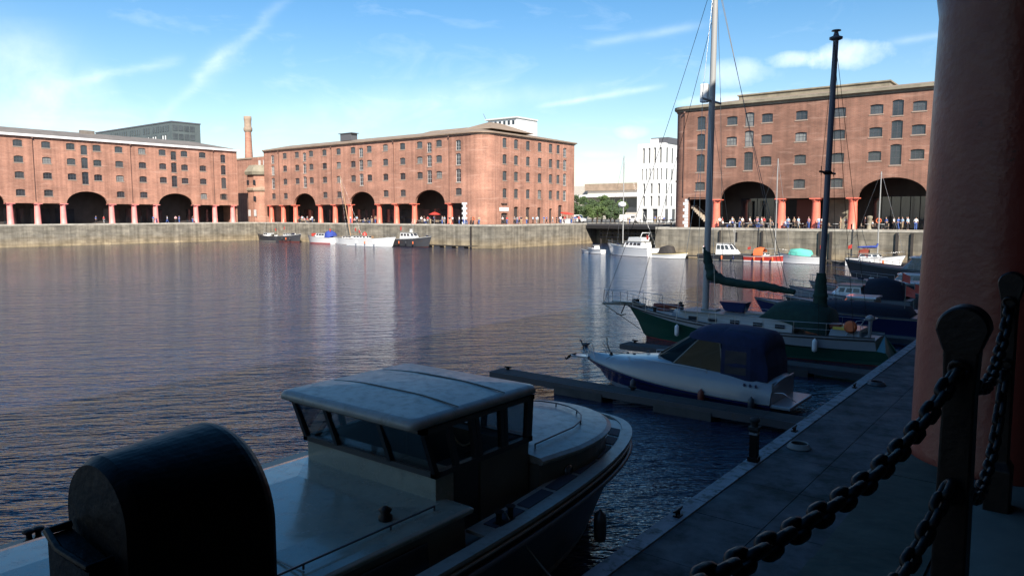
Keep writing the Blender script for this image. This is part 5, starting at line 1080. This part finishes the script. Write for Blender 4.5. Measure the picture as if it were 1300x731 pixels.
# ---------------------------------------------------------------- far boats, left group by the central wall
def far_boats():
    t, R = motor_boat('dark wooden workboat with cluttered deck at far left below the central wall', (-165.5, 110.8, WATER), pi, 9.5, 3.0, 1.5, ('hull_dk', 'hull_dk', 'gel3', 'redbrown'), (.35, .6, .9), windows=2, deckm='wood')
    rig(t, .6, 1.5, 3.4, 0, .05, 'wood', B=2.6)
    for k in range(5): M = MB(); M.box(-3.6 + k * .8, -3.1 + k * .8, -.6, .3, 1.2, 1.6 + .15 * (k % 3)); M.obj('deck_crate', ('white', 'wood', 'gel3')[k % 3], t)
    t, R = motor_boat('small dark boat with raised black bow behind the dark workboat', (-156.5, 111.4, WATER), 0, 8, 2.6, 1.7, ('white', 'hull_dk', 'redbrown', 'black'), (.2, .5, .7), windows=2, deckm='wood')
    t, R = motor_boat('white motor boat with blue cover and red waterline in the left group', (-144, 110.6, WATER), pi, 10, 3.1, 1.6, ('gel', 'gel', 'red', 'red'), (.2, .6, 1.1), cover=('canvas_l', .02, .24, 1.8))
    M = MB(); M.box(2.0, 2.5, -.7, .7, 1.5, 2.3); M.obj('wheel_shelter', 'red', t)
    t, R = motor_boat('white sailing yacht whose pale mast leans left in front of the arches', (-134.5, 110.9, WATER), pi, 11, 3.1, 1.5, ('gel', 'gel', 'gel', 'red'), (.25, .6, .6), name='sailing_yacht'); rig(t, -1.2, 1.4, 14.2, 3.8, .11, 'wood_l', None, 3, (5.4, 0, 1.7), (-5.4, 0, 1.3), rake=-.24)
    t, R = motor_boat('long low white yacht with open cockpit lying in front of its group', (-121.5, 107.0, WATER), 0, 14.5, 3.2, 1.75, ('gel', 'gel', 'gel', 'gel'), (.12, .45, .7), windows=4, bow=2.8)
    M = MB(); M.box(-5.5, -3.8, -.8, .8, 1.4, 2.0); M.obj('cockpit_coaming', 'wood_l', t)
    M = MB(); M.lathe([(.5, 0), (.5, .5), (.1, .9)], (-2.8, .2, 2.1), 10); M.obj('deck_tent', 'red', t)
    t, R = motor_boat('black-hulled tug with white wheelhouse at the right end of the left group', (-112.8, 110.7, WATER), 0, 10.5, 3.6, 1.9, ('white', 'hull_dk', 'black', 'redbrown'), (.2, .55, 1.4), windows=3, deckm='gel3')
    M = MB(); M.lathe([(.35, 0), (.35, .7), (.38, .72)], (-.8, 0, 3.0), 12); M.obj('funnel', 'white', t); rig(t, -.2, 2.9, 3.0, 0, .04, B=1.2)
    # passage group
    t, R = motor_boat('large white cabin yacht with tall mast and round radar dish by the passage', (-60.6, 109.4, WATER), pi - .28, 10.6, 3.4, 1.55, ('gel', 'gel', 'gel', 'navy'), (.12, .55, 1.05), flyb=True, windows=4); rig(t, 1.6, 1.9, 14.6, 0, .1, 'mastwhite', None, 3.2, (5.8, 0, 2), (-5.8, 0, 1.6))
    M = MB(); M.lathe([(.1, -.5), (.55, -.35), (.72, 0), (.55, .35), (.1, .5)], (1.9, 0, 8.4), 14); M.obj('radar_dish', 'white', t)
    motor_boat('tiny white dinghy with small cabin left of the large cabin yacht', (-68.6, 111.6, WATER), pi - .3, 4.4, 1.8, .8, cab=(.35, .6, .7), windows=1, rails=False)
    motor_boat('white open tender lying right at the bow of the large cabin yacht', (-70.9, 112.4, WATER), pi - .3, 3.2, 1.4, .5, cab=(.3, .3, 0), rails=False)
    t, R = motor_boat('cream inflatable boat with camouflage cover near the right dock wall', (-51.6, 106.4, WATER), 0, 5.8, 2.2, .8, ('yellow', 'gel', 'gel', 'black'), (.2, .2, 0), cover=('wood', .18, .6, 1.35), rails=False)
    # right wall group
    t, R = motor_boat('black workboat with tall white wheelhouse below the first wide arch', (-42.3, 106.3, WATER), 0, 8.8, 2.9, 1.0, ('gel3', 'hull_dk', 'gel3', 'black'), (.3, .62, 1.7), windows=3, deckm='wood'); rig(t, .9, 2.2, 3.6, 0, .05, 'mastwhite', B=2)
    M = MB(); M.lathe([(.16, 0), (.16, 1.4), (.2, 1.45)], (1.0, .3, 2.7), 10); M.obj('exhaust_stack', 'black', t)
    M = MB(); M.tube([(-3.6, -.9, 1), (-3.6, -.9, 2.0), (-3.6, .9, 2.0), (-3.6, .9, 1)], .05, 6); M.obj('stern_gantry', 'white', t)
    t, R = motor_boat('red-hulled small yacht with white deck and tall white mast', (-36.4, 106.4, WATER), 0, 6.6, 2.4, .95, ('gel', 'red', 'gel', 'gel'), (.2, .5, .5), windows=2, name='sailing_yacht'); rig(t, .9, 1.0, 13.6, 3.0, .08, 'mastwhite', None, 2.2, (3.1, 0, 1.2), (-3.1, 0, 1))
    M = MB(); M.loft([[(x, -.95 * cos(pi * k / 8), .9 + hh * sin(pi * k / 8) ** .7) for k in range(9)] for x, hh in ((-1.9, 1.0), (-1.2, 1.2), (-.5, 1.1))], closed=False, smooth=True); M.obj('spray_hood', 'orange', t)
    motor_boat('white motor boat with mint green cover between red yacht and dark mast', (-31.9, 106.3, WATER), pi, 6.4, 2.4, 1.15, cab=(.3, .6, .6), cover=('teal', .25, .75, 1.15), windows=2)
    t, R = motor_boat('white sloop with blue sail cover below the second wide arch', (-22.2, 106.0, WATER), .1, 7.0, 2.7, 1.25, ('gel', 'gel', 'gel', 'navy'), (.2, .6, .6), windows=3, name='sailing_yacht'); rig(t, .2, 1.5, 10.8, 2.4, .08, 'mastwhite', 'canvas_l', 2.5, (3.3, 0, 1.6), (-3.3, 0, 1.2))
    M = MB(); M.loft([[(x, -.9 * cos(pi * k / 8), 1.2 + hh * sin(pi * k / 8) ** .7) for k in range(9)] for x, hh in ((-2.0, .9), (-1.4, 1.1), (-.8, 1.0))], closed=False, smooth=True); M.obj('spray_hood', 'redbrown', t)
    motor_boat('small grey rubber tender lying astern of the white sloop', (-26.6, 106.3, WATER), pi, 2.6, 1.3, .45, ('hull_dk', 'hull_dk', 'hull_dk', 'black'), (.3, .3, 0), rails=False)
far_boats()
# ================================================================ chain posts and chains in the foreground
def stadium(cx, y, hw, zc, r, zb, n=36):   # round-headed outline in the x-z plane
    return [(cx - hw, y, zb)] + [(cx - r * cos(pi * k / n), y, zc + r * sin(pi * k / n)) for k in range(n + 1)] + [(cx + hw, y, zb)]
def chain_post(label, x, y, r=.096, top=1.70, th=.15, extra=0):
    t = thing('chain_post', label, 'post', (x, y, 0), 0, 'black iron chain posts along the quay edge')
    M = MB(); zc = top - r
    M.loft([stadium(0, yy, (rr_ * (1 if extra else .68)), zc - (extra * .8 if yy > 0 else 0), rr_, 1.5) for yy, rr_ in ((-th / 2, r * .9), (-th / 2 + .015, r), (th / 2 - .015, r + extra), (th / 2, r * .9 + extra))], smooth=False); M.obj('head', 'iron', t, bevel=.008)
    w = r * (.86 if extra else .66); M = MB(); e = extra
    M.loft([[(-w, -th * .48, 1.502), (w, -th * .48, 1.502), (w + e, th * .48, 1.502), (-w, th * .48, 1.502)][::-1], [(-w * .9, -th * .45, 1.3), (w * .9, -th * .45, 1.3), (w * .9 + e * 1.6, th * .5, 1.3), (-w * .9, th * .5, 1.3)][::-1], [(-w, -th * .5, .35), (w, -th * .5, .35), (w + e * 2, th * .6, .35), (-w, th * .6, .35)][::-1], [(-w * 1.5, -th * .8, .3), (w * 1.5, -th * .8, .3), (w * 1.5 + e, th * .8, .3), (-w * 1.5, th * .8, .3)][::-1], [(-w * 1.5, -th * .8, 0), (w * 1.5, -th * .8, 0), (w * 1.5 + e, th * .8, 0), (-w * 1.5, th * .8, 0)][::-1]]); M.obj('shaft', 'iron', t, bevel=.01)
    for s in (-1, 1):
        for z in (top - (5.4 if extra else 2.6) * r, top - (9 if extra else 8) * r):
            M = MB(); M.tube([(0 + .035 * cos(a), s * (th / 2 + .012 + .03 * sin(a) ** 2), z + .035 * sin(a)) for a in [2 * pi * k / 12 for k in range(13)]], .012, 6); M.box(-.03, .03, min(s * th / 2, s * (th / 2 + .02)), max(s * th / 2, s * (th / 2 + .02)), z - .02, z + .02); M.obj('chain_eye', 'iron', t)
    return t
p1 = chain_post('huge black iron post head close to the camera at lower left', -1.02, .50, .086, 1.78, .19, .045); p1.rotation_euler = (0, 0, radians(3))
M = MB()   # open lug with a worn rim on the near face
M.loft([[(-.06, -.1 - .03 * k, 1.675), (.05, -.1 - .03 * k, 1.655), (.05, -.1 - .03 * k, 1.5), (-.06, -.1 - .03 * k, 1.5)] for k in (0, 1)]); M.tube([(-.06, -.1, 1.68), (-.06, -.13, 1.68), (-.02, -.134, 1.667), (.05, -.13, 1.66), (.05, -.1, 1.66)], .006, 6); M.obj('lug', 'iron', p1, bevel=.006)
chain_post('black round-headed iron post standing before the salmon column', -.42, 3.80, .104, 1.70, .17)
chain_post('farther black iron post half cut off by the right edge', -.42, 6.22, .08, 1.70, .14)
def link_mesh(L=.118, W=.074, r=.0165):
    h = L / 2 - W / 2 + .0; c = W / 2 - r; P = []
    for k in range(9): a = -pi / 2 + pi * k / 8; P.append((h + c * cos(a), c * sin(a)))
    for k in range(9): a = pi / 2 + pi * k / 8; P.append((-h + c * cos(a), c * sin(a)))
    return P
def chain(label, ctrl, L=.126, W=.084, r=.0195):
    P = []
    ctrl = [Vector(c) for c in ctrl]; C_ = [ctrl[0]] + ctrl + [ctrl[-1]]
    for i in range(1, len(C_) - 2):
        a, b, c, d = C_[i - 1:i + 3]
        for k in range(24): f = k / 24; P.append(.5 * ((2 * b) + (c - a) * f + (2 * a - 5 * b + 4 * c - d) * f * f + (3 * b - a - 3 * c + d) * f ** 3))
    P.append(ctrl[-1]); step = L - 2 * r - .004; cum = [0]
    for a, b in zip(P, P[1:]): cum.append(cum[-1] + (b - a).length)
    n = int(cum[-1] / step); prof = link_mesh(L, W, r); M = MB()
    def atl(s):
        for i in range(len(cum) - 1):
            if cum[i + 1] >= s: return P[i].lerp(P[i + 1], (s - cum[i]) / max(1e-6, cum[i + 1] - cum[i]))
        return P[-1]
    rnd = random.Random(5)
    for i in range(n):
        s = (i + .5) * cum[-1] / n; p = atl(s); d = (atl(min(cum[-1], s + .03)) - atl(max(0, s - .03))).normalized(); side = d.cross(Vector((0, 0, 1))).normalized(); upv = side.cross(d)
        ang = (pi / 4 if i % 2 else -pi / 4) + rnd.uniform(-.15, .15); w = side * cos(ang) + upv * sin(ang)
        pts = [tuple(p + d * x + w * y) for x, y in prof]; nn = len(pts); pts = [Vector(q) for q in pts]; nrm = d.cross(w).normalized(); rings = []
        for k in range(nn):
            tg = (pts[(k + 1) % nn] - pts[k - 1]).normalized(); o = tg.cross(nrm).normalized(); rings.append([tuple(pts[k] + (o * cos(2 * pi * j / 8) + nrm * sin(2 * pi * j / 8)) * r) for j in range(8)])
        rings.append(rings[0]); M.loft(rings, caps=False, smooth=True)
    me = M.obj('chain', 'iron'); tag(me, label, 'chain', 'chains slung between the iron posts'); return me
chain('thick black chain sweeping up to the post before the column', [(-.43, 3.69, 1.42), (-.50, 3.35, 1.25), (-.58, 2.82, 1.15), (-.68, 2.24, 1.12), (-.77, 1.66, 1.15), (-.88, 1.15, 1.17), (-1.0, .62, 1.25)])
chain('lower black chain dropping from the left side of the middle post', [(-.43, 3.69, .92), (-.5, 3.3, .7), (-.62, 2.6, .52), (-.8, 1.8, .52), (-1.0, .62, 1.0)])
chain('black chain slung from the middle post to the farther post', [(-.42, 3.92, 1.42), (-.42, 4.4, 1.22), (-.42, 5.05, 1.13), (-.42, 5.7, 1.24), (-.42, 6.12, 1.44)])
chain('lower chain hanging between the middle and the farther post', [(-.42, 3.92, .95), (-.42, 4.5, .6), (-.42, 5.1, .5), (-.42, 5.7, .62), (-.42, 6.12, 1.0)])
# ================================================================ people
def skin_mesh(name, verts, edges, radii, lv=1):
    me = bpy.data.meshes.new(name); me.from_pydata(verts, edges, []); o = bpy.data.objects.new(name, me); COL.objects.link(o)
    m = o.modifiers.new('skin', 'SKIN'); s = o.modifiers.new('sub', 'SUBSURF'); s.levels = s.render_levels = lv
    for i, r in enumerate(radii): me.skin_vertices[0].data[i].radius = (r, r) if not isinstance(r, tuple) else r
    me.skin_vertices[0].data[0].use_root = True
    dg = bpy.context.evaluated_depsgraph_get(); dg.update(); out = bpy.data.meshes.new_from_object(o.evaluated_get(dg)); bpy.data.objects.remove(o); out.name = name
    for p in out.polygons: p.use_smooth = True
    return out
def person_proto(pose):
    if pose == 'sit': hipz, kn, an, toe = .5, [(-.1, -.42, .5), (.1, -.42, .5)], [(-.1, -.44, .08), (.1, -.44, .08)], -.14
    elif pose == 'walk': hipz, kn, an, toe = .93, [(-.09, -.2, .5), (.09, .06, .5)], [(-.09, -.28, .09), (.09, .34, .14)], -.14
    else: hipz, kn, an, toe = .95, [(-.09, -.02, .5), (.1, -.02, .5)], [(-.1, 0, .08), (.11, 0, .08)], -.14
    d = hipz - .95; z = lambda q: q + d
    V = [(0, 0, z(.95)), (0, 0, z(1.15)), (0, 0, z(1.36)), (0, 0, z(1.48)), (0, -.01, z(1.56)), (0, -.02, z(1.64)), (0, -.01, z(1.72))]
    E = [(0, 1), (1, 2), (2, 3), (3, 4), (4, 5), (5, 6)]; Rr = [.13, .12, .13, .055, .06, .085, .06]
    arm = {'sit': ((.22, -.05, 1.12), (.16, -.28, 1.06)), 'walk': ((.23, .1, 1.13), (.24, -.05, .92)), 'stand': ((.24, .02, 1.12), (.2, -.1, .9))}[pose]
    for s in (-1, 1):
        n = len(V); k = s if pose != 'walk' else 1; sw = -1 if (pose == 'walk' and s < 0) else 1
        V += [(s * .17, 0, z(1.38)), (s * arm[0][0], arm[0][1] * sw, z(arm[0][2])), (s * arm[1][0], arm[1][1] * sw, z(arm[1][2])), (s * arm[1][0], arm[1][1] * sw - .05, z(arm[1][2] - .06))]
        E += [(2, n), (n, n + 1), (n + 1, n + 2), (n + 2, n + 3)]; Rr += [.06, .045, .032, .028]
    armend = len(V)
    for s in (0, 1):
        n = len(V); hx = -.09 if s == 0 else .09
        V += [(hx, 0, z(.9)), kn[s], an[s], (an[s][0], an[s][1] + toe, .04)]; E += [(0, n), (n, n + 1), (n + 1, n + 2), (n + 2, n + 3)]; Rr += [.09, .06, .042, .035]
    body = skin_mesh('person', V, E, Rr)
    up = list(range(4)) + [7, 8, 11, 12]; mp_ = {a: i for i, a in enumerate(up)}
    shirt = skin_mesh('shirt', [V[i] for i in up], [(mp_[a], mp_[b]) for a, b in E if a in mp_ and b in mp_], [Rr[i] + .02 if i != 3 else .06 for i in up])
    lo = [0] + [armend + k for k in (0, 1, 2, 4, 5, 6)]; mq = {a: i for i, a in enumerate(lo)}
    tr = skin_mesh('trousers', [V[i] for i in lo], [(mq[a], mq[b]) for a, b in E if a in mq and b in mq], [Rr[i] + .018 for i in lo])
    hair = skin_mesh('hair', [(0, .02, z(1.70)), (0, .03, z(1.66)), (0, .04, z(1.6))], [(0, 1), (1, 2)], [.085, .092, .06])
    for m, k in ((body, 'skin'), (shirt, 'white'), (tr, 'navy'), (hair, 'hair')): m.materials.clear(); m.materials.append(MT[k])
    return body, shirt, tr, hair
PM = {p: person_proto(p) for p in ('stand', 'walk', 'sit')}
CLO = {'white': mat('cloth_white', (.75, .74, .72), .8), 'red': mat('cloth_red', (.55, .05, .05), .8), 'blue': mat('cloth_blue', (.06, .12, .35), .8), 'black': mat('cloth_black', (.02, .02, .025), .8), 'grey': mat('cloth_grey', (.25, .25, .26), .8), 'pink': mat('cloth_pink', (.65, .3, .33), .8), 'pale blue': mat('cloth_pale_blue', (.35, .5, .65), .8), 'tan': mat('cloth_tan', (.42, .32, .2), .8)}
def person(pose, x, y, rz, top, bot, where, zz=0):
    doing = {'stand': 'standing', 'walk': 'walking', 'sit': 'seated'}[pose]
    b, s, tr, h = PM[pose]; o = bpy.data.objects.new('person', b); COL.objects.link(o); o.location = (x, y, zz); o.rotation_euler = (0, 0, rz); lb = f'person in {top} top and {bot} trousers {doing} {where}'
    tag(o, lb, 'person', 'people on the quays')
    for nm, me, m in (('shirt', s, CLO[top]), ('trousers', tr, CLO[bot]), ('hair', h, None)):
        c = bpy.data.objects.new(nm, me); COL.objects.link(c); c.parent = o
        if m: c.material_slots[0].link = 'OBJECT'; c.material_slots[0].material = m
    return o
rp = random.Random(21); tops = ['white', 'red', 'blue', 'black', 'grey', 'pink', 'pale blue', 'tan', 'white', 'white', 'black']; bots = ['black', 'blue', 'grey', 'tan', 'black', 'blue']
used_l = set()
def crowd(n, xs, ys, where, poses=('stand', 'walk', 'stand', 'walk'), gap=.55, zz=0):
    placed = []
    for _ in range(n):
        for _t in range(60):
            x, y = rp.uniform(*xs), rp.uniform(*ys)
            if all((x - a) ** 2 + (y - b) ** 2 > gap ** 2 for a, b in placed): break
        placed.append((x, y))
        for _t in range(40):
            p, a, b = rp.choice(poses), rp.choice(tops), rp.choice(bots)
            if (where, p, a, b) not in used_l: break
        used_l.add((where, p, a, b)); person(p, x, y, rp.uniform(0, 6.28), a, b, where, zz)
crowd(13, (-45.5, -37.8), (110.2, 113.5), 'under right warehouse left arch')
crowd(9, (-35.7, -27.4), (110.2, 112.6), 'between right warehouse columns')
crowd(8, (-25.2, -17.4), (110.2, 113.4), 'under right warehouse right arch')
crowd(12, (-95.6, -93.6), (118, 132), 'by central warehouse end doors')
crowd(12, (-95.8, -93.7), (134, 150), 'at the short quay end')
crowd(12, (-91, -58), (148.2, 151.0), 'on the black footbridge', zz=-.1)
crowd(12, (-89, -58), (154, 165), 'in front of the trees')
crowd(9, (-108, -97), (113.9, 115), 'beside central warehouse white quoins')
crowd(7, (-117, -107.6), (113.9, 117), 'under central warehouse right arch')
crowd(6, (-138, -130), (113.9, 117), 'under central warehouse middle arch')
crowd(5, (-160, -152), (113.9, 117), 'under central warehouse left arch')
crowd(5, (-177.4, -176.2), (89.5, 97), 'under left warehouse right arch')
crowd(4, (-177.4, -176.2), (69, 88), 'before the faded pink columns')
# ================================================================ cafe tables, parasols and quay furniture
def table_proto():
    t = thing('cafe_table', 'x', 'table', (0, 0, 0)); M = MB(); M.lathe([(.38, .72), (.4, .73), (.4, .755), (.36, .76)], n=16); M.obj('table_top', 'fascia', t)
    M = MB(); M.lathe([(.22, 0), (.22, .02), (.03, .04), (.03, .719)], n=10); M.obj('pedestal', 'frame_g', t); return t
def chair_proto():
    t = thing('cafe_chair', 'x', 'chair', (0, 0, 0)); M = MB(); M.box(-.2, .2, -.2, .2, .43, .46); M.obj('seat', 'cornice', t)
    M = MB(); M.box(-.2, .2, .2, .225, .48, .85); M.obj('backrest', 'cornice', t)
    for x in (-.18, .18):
        for y in (-.18, .2): M = MB(); M.box(x - .015, x + .015, y - .015, y + .015, 0, .43 if y < 0 else .86); M.obj('leg', 'frame_g', t)
    return t
def sitter(x, y, rz):
    for _ in range(60):
        a, b = rp.choice(tops), rp.choice(bots)
        if (wh, 'sit', a, b) not in used_l: break
    used_l.add((wh, 'sit', a, b)); person('sit', x, y, rz, a, b, wh)
ORD = ['first', 'second', 'third', 'fourth', 'fifth', 'sixth', 'seventh', 'eighth', 'ninth', 'tenth', 'eleventh', 'twelfth', 'thirteenth', 'fourteenth']
T0, C0 = table_proto(), chair_proto(); ft = fc = True
spots = [(-44.6, 110.9), (-43.0, 110.8), (-41.3, 110.9), (-39.6, 110.8), (-38.2, 110.9), (-35.0, 110.8), (-33.4, 110.9), (-30.4, 110.8), (-28.6, 110.9), (-24.4, 110.9), (-22.6, 110.8), (-115.6, 115.2), (-113.6, 115.4), (-111.4, 115.2), (-109.4, 115.4), (-136.6, 115.3), (-134.2, 115.2), (-132, 115.4), (-158, 115.3), (-155.6, 115.2), (-153.4, 115.4)]
names = {0: 'under right warehouse left arch', 5: 'between right warehouse columns', 9: 'under right warehouse right arch', 11: 'under central warehouse right arch', 15: 'under central warehouse middle arch', 18: 'under central warehouse left arch'}
wh = ''
for i, (x, y) in enumerate(spots):
    ti = 0 if i in names else ti + 1; wh = names.get(i, wh); lb = f'{ORD[ti]} small round white cafe table from the left ' + wh
    if ft: T0.location = (x, y, 0); T0['label'] = lb; T0['group'] = 'cafe tables'; ft = False
    else: copy_tree(T0, None, (x, y, 0), 0, lb, 'cafe tables')
    for k, s in enumerate((-1, 1)):
        lb = f'{"left" if s < 0 else "right"} chair at the {ORD[ti]} cafe table from left ' + wh
        if fc: C0.location = (x + s * .62, y, 0); C0.rotation_euler = (0, 0, -s * pi / 2); C0['label'] = lb; C0['group'] = 'cafe chairs'; fc = False
        else: copy_tree(C0, None, (x + s * .62, y, 0), -s * pi / 2, lb, 'cafe chairs')
        if rp.random() < .62: sitter(x + s * .6, y, -s * pi / 2)
def parasol(x, y, m, label):
    t = thing('parasol', label, 'parasol', (x, y, 0)); M = MB(); M.tube([(0, 0, 0), (0, 0, 2.6)], .03, 8); M.lathe([(.3, 0), (.3, .06), (.05, .1)], n=12); M.obj('pole', 'frame_w', t)
    M = MB(); M.lathe([(1.25, 2.0), (1.2, 2.1), (.6, 2.42), (.03, 2.6)], n=8, smooth=False); M.obj('canopy', m, t)
parasol(-110.6, 114.8, 'red', 'red parasol under the rightmost arch of the central warehouse')
def kiosk():
    t = thing('market_stall', 'little white stall with red awning by the far corner of the central warehouse', 'stall', (-95.2, 142.3, 0), pi / 2)
    M = MB(); M.box(-1, 1, -.6, .6, 0, 1.05); M.box(-1.1, 1.1, -.7, .7, 1.053, 1.12); M.obj('counter', 'fascia', t)
    M = MB(); M.loft([[(-1.3, -1.0, 2.0), (1.3, -1.0, 2.0), (1.3, .8, 2.3), (-1.3, .8, 2.3)], [(-1.3, -1.0, 2.15), (1.3, -1.0, 2.15), (1.3, .8, 2.6), (-1.3, .8, 2.6)]]); M.obj('awning', 'red', t)
    for x in (-1.2, 1.2):
        for y in (-.9, .7): M = MB(); M.box(x - .03, x + .03, y - .03, y + .03, 0, 2.05 if y < 0 else 2.29); M.obj('leg', 'frame_w', t)
kiosk()
def van(px, dist, label, rz, m='white'):
    x, y = at(px, dist); t = thing('delivery_van', label, 'van', (x, y, 0), rz)
    side = [(-2.4, .35), (2.3, .35), (2.45, .9), (1.7, 1.15), (1.1, 1.95), (-2.35, 2.0)]
    M = MB(); M.prism(side, lambda p, q, d: (p, d, q), -.9, .9); M.obj('body', m, t, bevel=.06)
    M = MB(); M.quadpanel((1.7, -.8, 1.17), (1.7, .8, 1.17), (1.14, .76, 1.88), (1.14, -.76, 1.88), 0, 1, 0, 1, .01, .01); M.obj('windscreen', 'glass', t)
    for s in (-1, 1):
        M = MB(); M.box(.3, 1.25, s * .905 - .008, s * .905 + .008, 1.2, 1.75); M.obj('window', 'glass', t)
        for xx in (-1.6, 1.5):
            M = MB(); M.loft([[(xx + .33 * cos(a), s * .92 - .1, .33 + .33 * sin(a)) for a in [2 * pi * k / 14 for k in range(14)]], [(xx + .33 * cos(a), s * .92 + .04, .33 + .33 * sin(a)) for a in [2 * pi * k / 14 for k in range(14)]]]); M.obj('wheel', 'rubber', t)
van(731, 182, 'white van parked beside the trees at the corner of the central warehouse', radians(8))
van(800, 176, 'pale van parked below the white stone office block', radians(20), 'fascia')
def bollard(x, y, label, h=1.0, r=.14, m='frame_g', dz=0):
    t = thing('bollard', label, 'bollard', (x, y, dz), 0, 'bollards on the dock walls'); M = MB(); M.lathe([(r * 1.3, 0), (r * 1.3, .05), (r, .1), (r * .9, h * .75), (r * 1.15, h * .82), (r * 1.1, h * .95), (r * .4, h)], n=14); M.obj('shaft', m, t)
bollard(-24.2, 110.9, 'fat grey bollard left of the second wide arch of the right warehouse', 1.9, .32, 'cornice_g')
for i in range(12):
    x = -53.5 + i * 3.4; bollard(x, 110.1, f'{ORD[i]} short black bollard from the left on right dock wall', .75, .1, 'iron', .03)
for i in range(14):
    x = -168 + i * 5.3; bollard(x, 114.0, f'{ORD[i]} short black bollard from the left on middle dock wall', .75, .1, 'iron', .03)
def life_station(x, y, label):
    t = thing('life_buoy_stand', label, 'life buoy', (x, y, .03)); M = MB(); M.box(-.04, .04, -.04, .04, 0, 1.5); M.obj('post', 'frame_g', t)
    M = MB(); M.tube([(.3 * cos(a), -.1, 1.2 + .3 * sin(a)) for a in [2 * pi * k / 16 for k in range(17)]], .07, 8); M.obj('ring', 'orange', t)
life_station(-22.9, 110.2, 'orange life buoy on a post beside the second wide arch')
life_station(-98.8, 113.9, 'orange life buoy on a post at the rounded corner of the central warehouse')
# a waterbird paddling left of the blue-topped cruiser
def bird():
    t = thing('water_bird', 'dark waterbird swimming off the bow of the blue-topped cruiser', 'bird', (-20.4, 32.3, WATER), radians(200))
    me = skin_mesh('body', [(0, 0, .06), (.14, 0, .08), (-.16, 0, .1), (-.26, 0, .16), (.2, 0, .2), (.24, 0, .29), (.33, 0, .27)], [(0, 1), (0, 2), (2, 3), (1, 4), (4, 5), (5, 6)], [.1, .07, .06, .02, .035, .045, .012], 2)
    me.materials.append(MT['hull_dk']); o = bpy.data.objects.new('body', me); COL.objects.link(o); o.parent = t
bird()
